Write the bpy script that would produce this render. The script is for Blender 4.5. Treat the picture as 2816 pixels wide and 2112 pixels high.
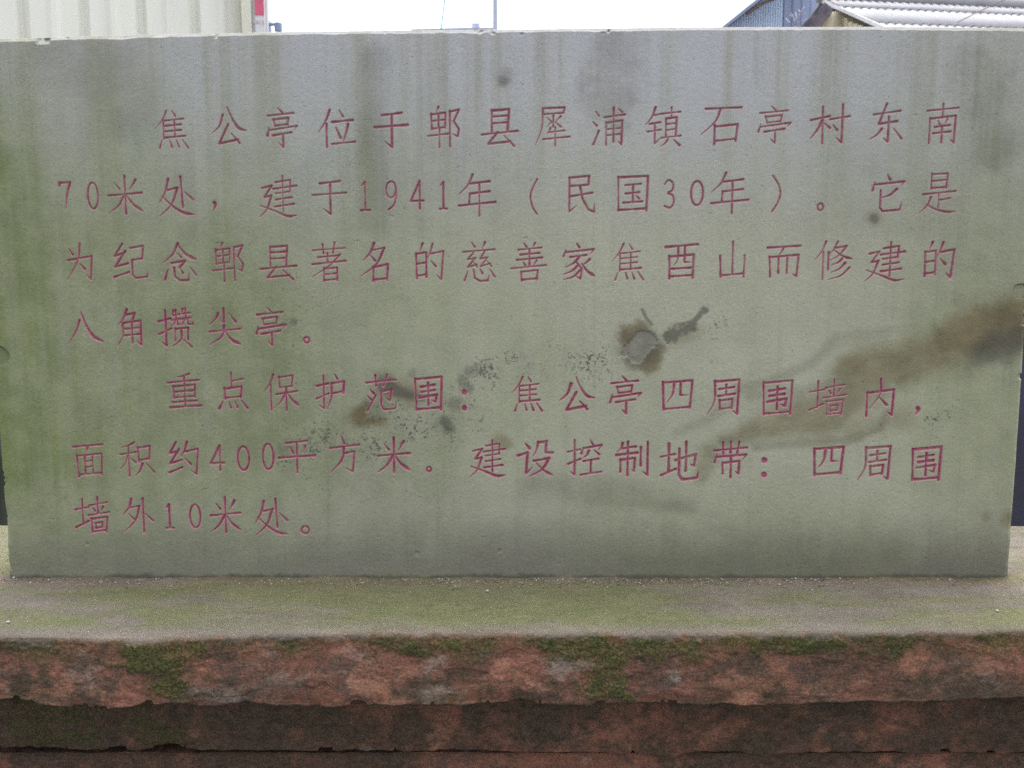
import bpy, bmesh, math, random
import numpy as np
from mathutils import Vector, Matrix

sc = bpy.context.scene
for o in list(bpy.data.objects):
    bpy.data.objects.remove(o)
COL = sc.collection
R = math.radians

# ------------------------------------------------------------------ camera
cam_d = bpy.data.cameras.new('camera')
cam = bpy.data.objects.new('camera', cam_d)
COL.objects.link(cam)
cam.location = (0.0, -1.454, 0.491)
cam.rotation_euler = (R(90 - 7.7), 0, 0)
cam_d.sensor_width = 36.0
cam_d.lens = 36.0 * 2763.0 / 2816.0
cam_d.clip_start = 0.05
cam_d.clip_end = 2000.0
cam_d.dof.use_dof = True
cam_d.dof.focus_distance = 1.45
cam_d.dof.aperture_fstop = 13.0
sc.camera = cam

# ------------------------------------------------------------------ sky, sun, exposure
SUN_EL, SUN_AZ = R(74), R(20)           # azimuth clockwise from +Y: high, beyond the tablet
world = bpy.data.worlds.new('World')
sc.world = world
world.use_nodes = True
wn, wl = world.node_tree.nodes, world.node_tree.links
wn.clear()
sky = wn.new('ShaderNodeTexSky')
sky.sky_type = 'NISHITA'
sky.sun_disc = False
sky.sun_elevation = SUN_EL
sky.sun_rotation = SUN_AZ
sky.air_density = 1.0
sky.dust_density = 5.0
sky.ozone_density = 1.0
hs = wn.new('ShaderNodeHueSaturation')
hs.inputs['Saturation'].default_value = 0.30      # overcast: nearly colourless sky
bg = wn.new('ShaderNodeBackground')
bg.inputs['Strength'].default_value = 0.15
wo = wn.new('ShaderNodeOutputWorld')
wl.new(sky.outputs[0], hs.inputs['Color'])
wl.new(hs.outputs[0], bg.inputs['Color'])
wl.new(bg.outputs[0], wo.inputs['Surface'])

sun_d = bpy.data.lights.new('sun', 'SUN')
sun_d.energy = 0.5
sun_d.angle = R(80)
sun_d.color = (1.0, 0.97, 0.92)
sun = bpy.data.objects.new('sun', sun_d)
COL.objects.link(sun)
d = Vector((math.sin(SUN_AZ) * math.cos(SUN_EL), math.cos(SUN_AZ) * math.cos(SUN_EL), math.sin(SUN_EL)))
sun.rotation_euler = d.to_track_quat('Z', 'Y').to_euler()
sun.location = d * 30

vs = sc.view_settings
vs.view_transform = 'Standard'
vs.look = 'None'
vs.gamma = 1.0
vs.use_curve_mapping = False
vs.exposure = 1.7
sc.cycles.max_bounces = 6
sc.cycles.use_denoising = False


# survey helpers: a sight line from the photographer's position, met at a given depth
def _ray(x, y):
    u = (x - 1408.0) / 2763.0; v = (1056.0 - y) / 2763.0
    c, s_ = math.cos(R(7.7)), math.sin(R(7.7))
    return (u, c + v * s_, -s_ + v * c)
def AT(x, y, Y):
    r = _ray(x, y); k = (Y + 1.454) / r[1]
    return (r[0] * k, Y, 0.491 + r[2] * k)
def GR3(x, y):
    r = _ray(x, y); k = -0.491 / r[2]
    return (r[0] * k, -1.454 + r[1] * k, 0.0)
def FX(p, Y): return AT(p[0], p[1], Y)[0]
def FZ(p, Y): return AT(p[0], p[1], Y)[2]

# ------------------------------------------------------------------ numpy noise
def _lat(n, seed):
    return np.random.RandomState(seed).rand(n, n).astype(np.float32)

def vnoise(x, y, seed):
    n = 256
    L = _lat(n, seed)
    xi = np.floor(x).astype(np.int64); yi = np.floor(y).astype(np.int64)
    fx = (x - xi).astype(np.float32); fy = (y - yi).astype(np.float32)
    fx = fx * fx * (3 - 2 * fx); fy = fy * fy * (3 - 2 * fy)
    x0 = xi % n; x1 = (xi + 1) % n; y0 = yi % n; y1 = (yi + 1) % n
    a = L[y0, x0]; b = L[y0, x1]; c = L[y1, x0]; e = L[y1, x1]
    return (a + (b - a) * fx) * (1 - fy) + (c + (e - c) * fx) * fy

def fbm(x, y, seed, octv=4, gain=0.5):
    s = 0.0; amp = 1.0; tot = 0.0
    for i in range(octv):
        s = s + amp * vnoise(x * 2 ** i + 17.3 * i, y * 2 ** i + 5.1 * i, seed + i)
        tot += amp; amp *= gain
    return s / tot

def sstep(a, b, x):
    t = np.clip((x - a) / (b - a), 0, 1)
    return t * t * (3 - 2 * t)

def catmull(p, n=7):
    p = [np.array(q, float) for q in p]
    if len(p) < 3:
        return [tuple(q) for q in p]
    e = [2 * p[0] - p[1]] + p + [2 * p[-1] - p[-2]]
    out = []
    for i in range(1, len(e) - 2):
        for k in range(n):
            t = k / n
            q = 0.5 * ((2 * e[i]) + (-e[i-1] + e[i+1]) * t + (2*e[i-1] - 5*e[i] + 4*e[i+1] - e[i+2]) * t*t + (-e[i-1] + 3*e[i] - 3*e[i+1] + e[i+2]) * t**3)
            out.append(tuple(q))
    out.append(tuple(p[-1]))
    return out

# ------------------------------------------------------------------ mesh helpers
def link(name, me, parent=None, mats=()):
    o = bpy.data.objects.new(name, me)
    COL.objects.link(o)
    for m in mats:
        me.materials.append(m)
    if parent is not None:
        o.parent = parent
    return o

def tag(o, label=None, cat=None, group=None, kind=None):
    if label: o['label'] = label
    if cat: o['category'] = cat
    if group: o['group'] = group
    if kind: o['kind'] = kind
    return o

def empty(name, loc=(0, 0, 0), rz=0.0):
    o = bpy.data.objects.new(name, None)
    COL.objects.link(o)
    o.location = loc
    o.rotation_euler = (0, 0, rz)
    o.empty_display_size = 0.1
    return o

def np_mesh(name, co, quads, attrs=None, smooth=True):
    me = bpy.data.meshes.new(name)
    nv, nq = len(co), len(quads)
    me.vertices.add(nv)
    me.vertices.foreach_set('co', np.ascontiguousarray(co, np.float32).ravel())
    me.loops.add(nq * 4)
    me.loops.foreach_set('vertex_index', np.ascontiguousarray(quads, np.int32).ravel())
    me.polygons.add(nq)
    me.polygons.foreach_set('loop_start', np.arange(0, nq * 4, 4, dtype=np.int32))
    if smooth:
        me.polygons.foreach_set('use_smooth', np.ones(nq, bool))
    for k, v in (attrs or {}).items():
        a = me.attributes.new(k, 'FLOAT_COLOR', 'POINT')
        a.data.foreach_set('color', np.ascontiguousarray(v, np.float32).ravel())
    me.update(calc_edges=True)
    me.validate()
    return me

class MB:
    """collects boxes, tubes and rings; build() links them as one mesh"""
    def __init__(s):
        s.bm = bmesh.new()
    def box(s, a, b, bev=0.0):
        vs_ = [s.bm.verts.new((x, y, z)) for x in (a[0], b[0]) for y in (a[1], b[1]) for z in (a[2], b[2])]
        fs = [(0,1,3,2), (4,6,7,5), (0,4,5,1), (2,3,7,6), (0,2,6,4), (1,5,7,3)]
        ff = [s.bm.faces.new([vs_[i] for i in f]) for f in fs]
        if bev:
            es = list({e for f in ff for e in f.edges})
            bmesh.ops.bevel(s.bm, geom=es, offset=bev, segments=2, affect='EDGES', profile=0.6)
        return s
    def tube(s, pts, rad, n=10):
        pts = [Vector(p) for p in pts]
        rads = rad if isinstance(rad, (list, tuple)) else [rad] * len(pts)
        rings = []
        for i, p in enumerate(pts):
            t = (pts[min(i + 1, len(pts) - 1)] - pts[max(i - 1, 0)]).normalized()
            u = t.orthogonal().normalized(); v = t.cross(u)
            rings.append([s.bm.verts.new(p + (u * math.cos(2*math.pi*k/n) + v * math.sin(2*math.pi*k/n)) * rads[i]) for k in range(n)])
        for a, b in zip(rings, rings[1:]):
            for k in range(n):
                s.bm.faces.new((a[k], a[(k+1) % n], b[(k+1) % n], b[k]))
        s.bm.faces.new(rings[0][::-1]); s.bm.faces.new(rings[-1])
        return s
    def prism(s, poly, ext):
        ext = Vector(ext)
        a = [s.bm.verts.new(p) for p in poly]; b = [s.bm.verts.new(Vector(p) + ext) for p in poly]
        n = len(a)
        s.bm.faces.new(a[::-1]); s.bm.faces.new(b)
        for k in range(n):
            s.bm.faces.new((a[k], a[(k+1) % n], b[(k+1) % n], b[k]))
        return s
    def sheet(s, origin, du, dv, nu, nv, prof, thick):
        """corrugated sheet: origin + u*du + v*dv, offset prof(i) along the normal"""
        o = Vector(origin); du = Vector(du); dv = Vector(dv); nrm = du.cross(dv).normalized()
        g = []
        for side in (0, 1):
            for j in range(nv + 1):
                g.append([s.bm.verts.new(o + du * (i / nu) + dv * (j / nv) + nrm * (prof(i) - side * thick)) for i in range(nu + 1)])
        h = nv + 1
        for j in range(nv):
            for i in range(nu):
                s.bm.faces.new((g[j][i], g[j][i+1], g[j+1][i+1], g[j+1][i]))
                s.bm.faces.new((g[h+j][i], g[h+j+1][i], g[h+j+1][i+1], g[h+j][i+1]))
        for i in range(nu):
            s.bm.faces.new((g[0][i], g[h][i], g[h][i+1], g[0][i+1]))
            s.bm.faces.new((g[nv][i], g[nv][i+1], g[h+nv][i+1], g[h+nv][i]))
        for j in range(nv):
            s.bm.faces.new((g[j][0], g[j+1][0], g[h+j+1][0], g[h+j][0]))
            s.bm.faces.new((g[j][nu], g[h+j][nu], g[h+j+1][nu], g[j+1][nu]))
        return s
    def build(s, name, m, parent=None, smooth=False):
        bmesh.ops.recalc_face_normals(s.bm, faces=s.bm.faces)
        if smooth:
            for f in s.bm.faces: f.smooth = True
        me = bpy.data.meshes.new(name)
        s.bm.to_mesh(me); s.bm.free()
        return link(name, me, parent, (m,))

# ------------------------------------------------------------------ material helpers
class NT:
    def __init__(s, name):
        s.m = bpy.data.materials.new(name); s.m.use_nodes = True
        s.n, s.l = s.m.node_tree.nodes, s.m.node_tree.links
        s.bsdf = s.n['Principled BSDF']
        s.tc = s.n.new('ShaderNodeTexCoord')
    def set(s, sock, v):
        if hasattr(v, 'links'): s.l.new(v, sock)
        else:
            if isinstance(v, (tuple, list)) and len(v) == 3 and sock.type == 'RGBA': v = (*v, 1)
            sock.default_value = v
    def co(s, scale=(1, 1, 1), loc=(0, 0, 0)):
        mp = s.n.new('ShaderNodeMapping')
        s.l.new(s.tc.outputs['Object'], mp.inputs[0])
        mp.inputs['Scale'].default_value = scale; mp.inputs['Location'].default_value = loc
        return mp.outputs[0]
    def noise(s, vec, scale, detail=4, rough=0.55, dist=0.0):
        t = s.n.new('ShaderNodeTexNoise'); s.l.new(vec, t.inputs['Vector'])
        t.inputs['Scale'].default_value = scale; t.inputs['Detail'].default_value = detail
        t.inputs['Roughness'].default_value = rough; t.inputs['Distortion'].default_value = dist
        return t.outputs[0]
    def rng(s, v, a, b, c=0.0, e=1.0, smooth=True):
        t = s.n.new('ShaderNodeMapRange'); s.l.new(v, t.inputs[0])
        if smooth: t.interpolation_type = 'SMOOTHSTEP'
        for i, q in enumerate((a, b, c, e)): t.inputs[i + 1].default_value = q
        return t.outputs[0]
    def math(s, op, a, b=0.0, clamp=False):
        t = s.n.new('ShaderNodeMath'); t.operation = op; t.use_clamp = clamp
        s.set(t.inputs[0], a); s.set(t.inputs[1], b)
        return t.outputs[0]
    def mix(s, f, a, b, mode='MIX'):
        t = s.n.new('ShaderNodeMix'); t.data_type = 'RGBA'; t.blend_type = mode
        s.set(t.inputs[0], f); s.set(t.inputs[6], a); s.set(t.inputs[7], b)
        return t.outputs[2]
    def attr(s, name):
        t = s.n.new('ShaderNodeAttribute'); t.attribute_name = name
        sp = s.n.new('ShaderNodeSeparateColor'); s.l.new(t.outputs['Color'], sp.inputs[0])
        return sp.outputs
    def bump(s, h, strength, dist, prev=None):
        t = s.n.new('ShaderNodeBump'); s.l.new(h, t.inputs['Height'])
        t.inputs['Strength'].default_value = strength; t.inputs['Distance'].default_value = dist
        if prev is not None: s.l.new(prev, t.inputs['Normal'])
        return t.outputs[0]
    def out(s, col, rough=0.9, normal=None, spec=0.25, metal=0.0):
        s.set(s.bsdf.inputs['Base Color'], col); s.set(s.bsdf.inputs['Roughness'], rough)
        s.bsdf.inputs['Specular IOR Level'].default_value = spec
        s.bsdf.inputs['Metallic'].default_value = metal
        if normal is not None: s.l.new(normal, s.bsdf.inputs['Normal'])
        return s.m

def simple(name, col, rough=0.7, var=0.12, scale=6.0, streak=False, spec=0.3, metal=0.0, bump=0.0):
    t = NT(name)
    v = t.co((1, 1, 0.15) if streak else (1, 1, 1))
    n = t.noise(v, scale, 5, 0.6)
    dark = tuple(c * (1 - 2.2 * var) for c in col); lite = tuple(min(1, c * (1 + var)) for c in col)
    c = t.mix(t.rng(n, 0.3, 0.7), dark, lite)
    nm = t.bump(t.noise(t.co(), scale * 12, 4), bump, 0.01) if bump else None
    return t.out(c, rough, nm, spec, metal)

# carved stone: masks painted onto the tablet (weather) come in two attributes, wear_a and wear_b
def tablet_material():
    t = NT('weathered_tablet_stone')
    A = t.attr('wear_a'); B = t.attr('wear_b')
    big = t.noise(t.co((1, 1, 0.7)), 3.0, 4, 0.6)
    mid = t.noise(t.co(), 22.0, 4, 0.6)
    fine = t.noise(t.co(), 620.0, 2, 0.6)
    grain = t.noise(t.co(loc=(3, 1, 7)), 1100.0, 1, 0.5)
    streak = t.noise(t.co((1, 1, 0.035), (0.3, 0, 0)), 60.0, 5, 0.68)
    c = t.mix(t.rng(big, 0.3, 0.7), (0.278, 0.272, 0.222), (0.345, 0.340, 0.272))
    c = t.mix(t.rng(mid, 0.35, 0.7, 0, 0.35), c, (0.385, 0.380, 0.312))
    c = t.mix(t.rng(streak, 0.50, 0.74, 0, 0.30), c, (0.160, 0.158, 0.135))
    # pale stone where B.r is set, grey-violet sky glare painted where U.r is set, green algae film where A.r is set
    c = t.mix(B[0], c, (0.46, 0.452, 0.372))
    U = t.attr('glare_wear_c')
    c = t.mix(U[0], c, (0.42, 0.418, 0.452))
    c = t.mix(B[1], c, (0.120, 0.109, 0.094))
    alg = t.mix(t.rng(mid, 0.35, 0.65), (0.122, 0.155, 0.050), (0.175, 0.205, 0.082))
    c = t.mix(A[0], c, alg)
    c = t.mix(A[1], c, t.mix(t.rng(mid, 0.3, 0.7), (0.118, 0.096, 0.050), (0.178, 0.144, 0.080)))
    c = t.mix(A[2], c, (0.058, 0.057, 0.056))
    # grain
    hue = t.noise(t.co(loc=(5, 0, 2)), 210.0, 3, 0.6)
    c = t.mix(0.5, c, t.mix(t.rng(hue, 0.3, 0.7), (0.47, 0.53, 0.45), (0.535, 0.485, 0.515)), 'OVERLAY')
    c = t.mix(0.62, c, t.mix(t.rng(fine, 0.25, 0.75), (0.38, 0.38, 0.40), (0.62, 0.62, 0.60)), 'OVERLAY')
    c = t.mix(t.rng(grain, 0.63, 0.78, 0, 0.35), c, (0.5, 0.5, 0.45))
    c = t.mix(t.rng(grain, 0.22, 0.36, 0.4, 0), c, (0.08, 0.085, 0.07))
    pn = t.noise(t.co(loc=(9, 2, 4)), 160.0, 4, 0.7)
    paint = t.mix(t.rng(pn, 0.35, 0.7), (0.290, 0.076, 0.122), (0.41, 0.155, 0.205))
    paint = t.mix(U[1], paint, (0.47, 0.285, 0.285))
    c = t.mix(B[2], c, paint)
    nm = t.bump(fine, 0.35, 0.0012)
    nm = t.bump(mid, 0.25, 0.004, nm)
    return t.out(c, 0.85, nm, 0.25)

def sandstone_material():
    t = NT('red_sandstone')
    A = t.attr('wear_a'); B = t.attr('wear_b')
    big = t.noise(t.co(), 7.0, 6, 0.65, 0.4)
    mid = t.noise(t.co((0.6, 1, 1.4), (4, 4, 1)), 24.0, 7, 0.72)
    mid2 = t.noise(t.co((0.7, 1, 1.0), (14, 2, 7)), 17.0, 8, 0.75, 0.6)
    mid3 = t.noise(t.co((1, 1, 1), (1, 9, 3)), 30.0, 8, 0.75, 0.3)
    fine = t.noise(t.co(), 330.0, 3, 0.65)
    grain = t.noise(t.co(loc=(2, 5, 1)), 700.0, 1, 0.5)
    bed = t.noise(t.co((0.12, 1, 1.6)), 70.0, 4, 0.6)
    c = t.mix(t.rng(big, 0.3, 0.7), (0.190, 0.086, 0.059), (0.285, 0.125, 0.085))
    c = t.mix(t.rng(mid, 0.55, 0.66, 0, 0.7), c, (0.37, 0.168, 0.110))       # fresh orange spalls
    c = t.mix(t.rng(mid2, 0.50, 0.62, 0, 0.75), c, (0.085, 0.062, 0.05))     # grime
    c = t.mix(t.rng(mid3, 0.60, 0.70, 0, 0.6), c, (0.30, 0.285, 0.25))       # grey lichen crust
    mott = t.noise(t.co((0.8, 1, 1.3), (3, 8, 2)), 85.0, 7, 0.75, 0.3)
    c = t.mix(B[0], c, (0.36, 0.175, 0.115))
    c = t.mix(t.math('MULTIPLY', B[1], 0.8), c, (0.30, 0.275, 0.23))
    c = t.mix(t.rng(mott, 0.50, 0.66, 0, 0.70), c, (0.088, 0.070, 0.050))
    c = t.mix(t.rng(mott, 0.30, 0.42, 0.45, 0), c, (0.36, 0.26, 0.21))
    film = t.noise(t.co((0.7, 1, 1), (6, 1, 11)), 13.0, 6, 0.7, 0.3)
    c = t.mix(t.rng(film, 0.50, 0.68, 0, 0.55), c, (0.075, 0.078, 0.030))
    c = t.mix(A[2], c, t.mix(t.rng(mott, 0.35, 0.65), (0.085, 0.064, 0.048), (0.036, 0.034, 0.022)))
    moss = t.mix(t.rng(fine, 0.3, 0.7), (0.028, 0.038, 0.009), (0.078, 0.095, 0.025))
    c = t.mix(A[0], c, moss)
    c = t.mix(t.rng(bed, 0.55, 0.7, 0, 0.25), c, (0.11, 0.065, 0.052))
    c = t.mix(0.9, c, t.mix(t.rng(fine, 0.25, 0.75), (0.33, 0.33, 0.33), (0.66, 0.66, 0.65)), 'OVERLAY')
    # the weathered dusty top of the cap
    tn = t.noise(t.co((0.5, 1, 1), (7, 7, 0)), 14.0, 6, 0.65)
    top = t.mix(t.rng(tn, 0.35, 0.65), (0.125, 0.110, 0.090), (0.170, 0.150, 0.126))
    tg = t.mix(t.rng(mid, 0.3, 0.7), (0.106, 0.116, 0.050), (0.142, 0.144, 0.070))
    top = t.mix(B[2], top, tg)
    top = t.mix(t.rng(mid2, 0.56, 0.7, 0, 0.35), top, (0.15, 0.125, 0.09))
    top = t.mix(t.rng(grain, 0.66, 0.76, 0, 0.55), top, (0.48, 0.46, 0.42))
    top = t.mix(t.rng(grain, 0.24, 0.34, 0.6, 0), top, (0.07, 0.065, 0.05))
    tm = t.noise(t.co((0.8, 1, 1), (3, 7, 2)), 60.0, 7, 0.75)
    top = t.mix(t.rng(tm, 0.50, 0.68, 0, 0.55), top, (0.085, 0.080, 0.048))
    top = t.mix(t.rng(tm, 0.28, 0.42, 0.4, 0), top, (0.24, 0.215, 0.18))
    c = t.mix(A[1], c, top)
    c = t.mix(t.rng(grain, 0.68, 0.77, 0, 0.55), c, (0.45, 0.40, 0.36))
    c = t.mix(t.rng(grain, 0.24, 0.36, 0.6, 0), c, (0.045, 0.035, 0.028))
    nm = t.bump(fine, 0.7, 0.003)
    nm = t.bump(mott, 0.5, 0.004, nm)
    nm = t.bump(mid, 0.5, 0.006, nm)
    nm = t.bump(bed, 0.25, 0.004, nm)
    return t.out(c, 0.93, nm, 0.2)

M_TAB = tablet_material()
M_RED = sandstone_material()
M = {
    'hoarding': simple('cream_painted_steel', (0.72, 0.72, 0.65), 0.5, 0.05, 3.0, True),
    'post': simple('cream_painted_post', (0.72, 0.71, 0.60), 0.5, 0.05, 4.0, True),
    'white': simple('white_plate', (0.70, 0.69, 0.70), 0.5, 0.04, 6.0),
    'pink': simple('faded_red_sign_paint', (0.66, 0.13, 0.22), 0.5, 0.06, 8.0),
    'palepink': simple('faded_pink_lettering', (0.66, 0.50, 0.56), 0.6, 0.05, 8.0),
    'bluegrey': simple('blue_grey_steel', (0.26, 0.32, 0.46), 0.5, 0.1, 8.0, metal=0.2),
    'rust': simple('rusty_brown_steel', (0.16, 0.10, 0.08), 0.8, 0.2, 30.0),
    'concrete': simple('grey_concrete', (0.36, 0.36, 0.36), 0.9, 0.15, 5.0, bump=0.3),
    'pole': simple('glare_tinted_concrete', (0.46, 0.49, 0.60), 0.85, 0.1, 3.0, True),  # sky glare put into the colour: bluer and paler than bare concrete
    'wire': simple('teal_wire_sheath', (0.16, 0.42, 0.44), 0.6, 0.1, 3.0),
    'blue': simple('light_blue_steel', (0.62, 0.72, 0.86), 0.5, 0.05, 2.0, True),
    'slate': simple('slate_blue_steel', (0.29, 0.34, 0.48), 0.6, 0.12, 1.5, True),
    'wood': simple('weathered_yellow_boards', (0.80, 0.72, 0.54), 0.85, 0.14, 9.0, True),
    'brown': simple('dark_brown_timber', (0.15, 0.13, 0.16), 0.8, 0.2, 8.0),
    'asbestos': simple('white_cement_sheet', (0.33, 0.33, 0.35), 0.95, 0.05, 3.0, spec=0.05),
    'navy': simple('navy_blue_steel', (0.018, 0.022, 0.055), 0.45, 0.2, 5.0),
    'black': simple('black_rubber', (0.012, 0.012, 0.014), 0.7, 0.2, 5.0),
    'darkdrum': simple('dark_green_plastic', (0.016, 0.022, 0.016), 0.5, 0.2, 5.0),
    'twig': simple('dry_twig_bark', (0.20, 0.16, 0.11), 0.9, 0.2, 30.0),
    'branch': simple('bare_grey_branch', (0.30, 0.29, 0.35), 0.9, 0.15, 10.0),
    'chip': simple('pale_stone_chip', (0.52, 0.50, 0.46), 0.9, 0.15, 90.0, bump=0.4),
    'yard': simple('concrete_yard', (0.095, 0.092, 0.085), 0.95, 0.12, 1.2, bump=0.4),
    'hill': simple('scrub_hill', (0.12, 0.15, 0.12), 0.95, 0.2, 0.05),
    'ivy': simple('dull_paint', (0.3, 0.3, 0.3), 0.8),
}
def grit_material():
    t = NT('mixed_stone_grit')
    oi = t.n.new('ShaderNodeTexNoise'); t.l.new(t.tc.outputs['Object'], oi.inputs['Vector'])
    oi.inputs['Scale'].default_value = 260.0; oi.inputs['Detail'].default_value = 0
    c = t.mix(t.rng(oi.outputs[0], 0.35, 0.65), (0.09, 0.078, 0.06), (0.36, 0.335, 0.295))
    return t.out(c, 0.9, None, 0.25)
M_GRIT = grit_material()

# ------------------------------------------------------------------ ground and far terrain
def build_ground():
    xs = np.concatenate([np.linspace(-400, -8, 12), np.linspace(-6, 6, 61), np.linspace(8, 400, 12)])
    ys = np.concatenate([np.linspace(-400, -5, 10), np.linspace(-4, 8, 61), np.linspace(10, 600, 12)])
    X, Y = np.meshgrid(xs, ys)
    Z = -0.78 + 0.012 * (fbm(X * 1.3, Y * 1.3, 5, 4) - 0.5)
    n, m = X.shape[1], X.shape[0]
    idx = np.arange(n * m).reshape(m, n)
    q = np.stack([idx[:-1, :-1], idx[:-1, 1:], idx[1:, 1:], idx[1:, :-1]], -1).reshape(-1, 4)
    o = link('ground', np_mesh('ground', np.stack([X, Y, Z], -1).reshape(-1, 3), q), None, (M['yard'],))
    tag(o, kind='structure')
build_ground()

# ------------------------------------------------------------------ the plinth of red sandstone courses
def interp(xs, zs):
    xs = np.array(xs); zs = np.array(zs); o = np.argsort(xs)
    return lambda x: np.interp(x, xs[o], zs[o])

def blob2(P, Q, pts, seed, soft=0.5, warp=0.35, wscale=60.0):
    """mask of a soft stain round a polyline of (p, q, radius)"""
    rmax = max(p[2] for p in pts) * 2.2
    a0 = min(p[0] for p in pts) - rmax; a1 = max(p[0] for p in pts) + rmax
    b0 = min(p[1] for p in pts) - rmax; b1 = max(p[1] for p in pts) + rmax
    sel = np.nonzero((P > a0) & (P < a1) & (Q > b0) & (Q < b1))
    out = np.zeros(P.shape, np.float32)
    if len(sel[0]) == 0: return out
    p, q = P[sel], Q[sel]
    best = np.full(p.shape, 9.0, np.float32)
    if len(pts) == 1: pts = pts + pts
    for s_, e in zip(pts, pts[1:]):
        dx, dy = e[0] - s_[0], e[1] - s_[1]; L = dx * dx + dy * dy + 1e-12
        t = np.clip(((p - s_[0]) * dx + (q - s_[1]) * dy) / L, 0, 1)
        r = s_[2] + (e[2] - s_[2]) * t
        best = np.minimum(best, np.hypot(p - s_[0] - t * dx, q - s_[1] - t * dy) / r)
    n = fbm(p * wscale, q * wscale, seed, 5, 0.6)
    out[sel] = 1 - sstep(1 - soft, 1 + soft, best + (n - 0.5) * 2 * warp)
    return out

def ragged(P, Q, pts, seed, wscale=45.0, edge=0.16):
    """a crust or moss patch: wide soft core broken up by many octaves of noise"""
    big = [(a, b, r * 1.35) for a, b, r in pts]
    m = blob2(P, Q, big, seed, 0.95, 0.4, wscale * 0.5)
    sel = np.nonzero(m > 0.01)
    if len(sel[0]) == 0: return m
    n = fbm(P[sel] * wscale * 1.1, Q[sel] * wscale * 1.7, seed + 3, 7, 0.72)
    o = np.zeros_like(m)
    o[sel] = sstep(0.50 - edge, 0.50 + edge, m[sel] * 0.62 + (n - 0.5) * 1.9 + 0.10)
    return o

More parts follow.
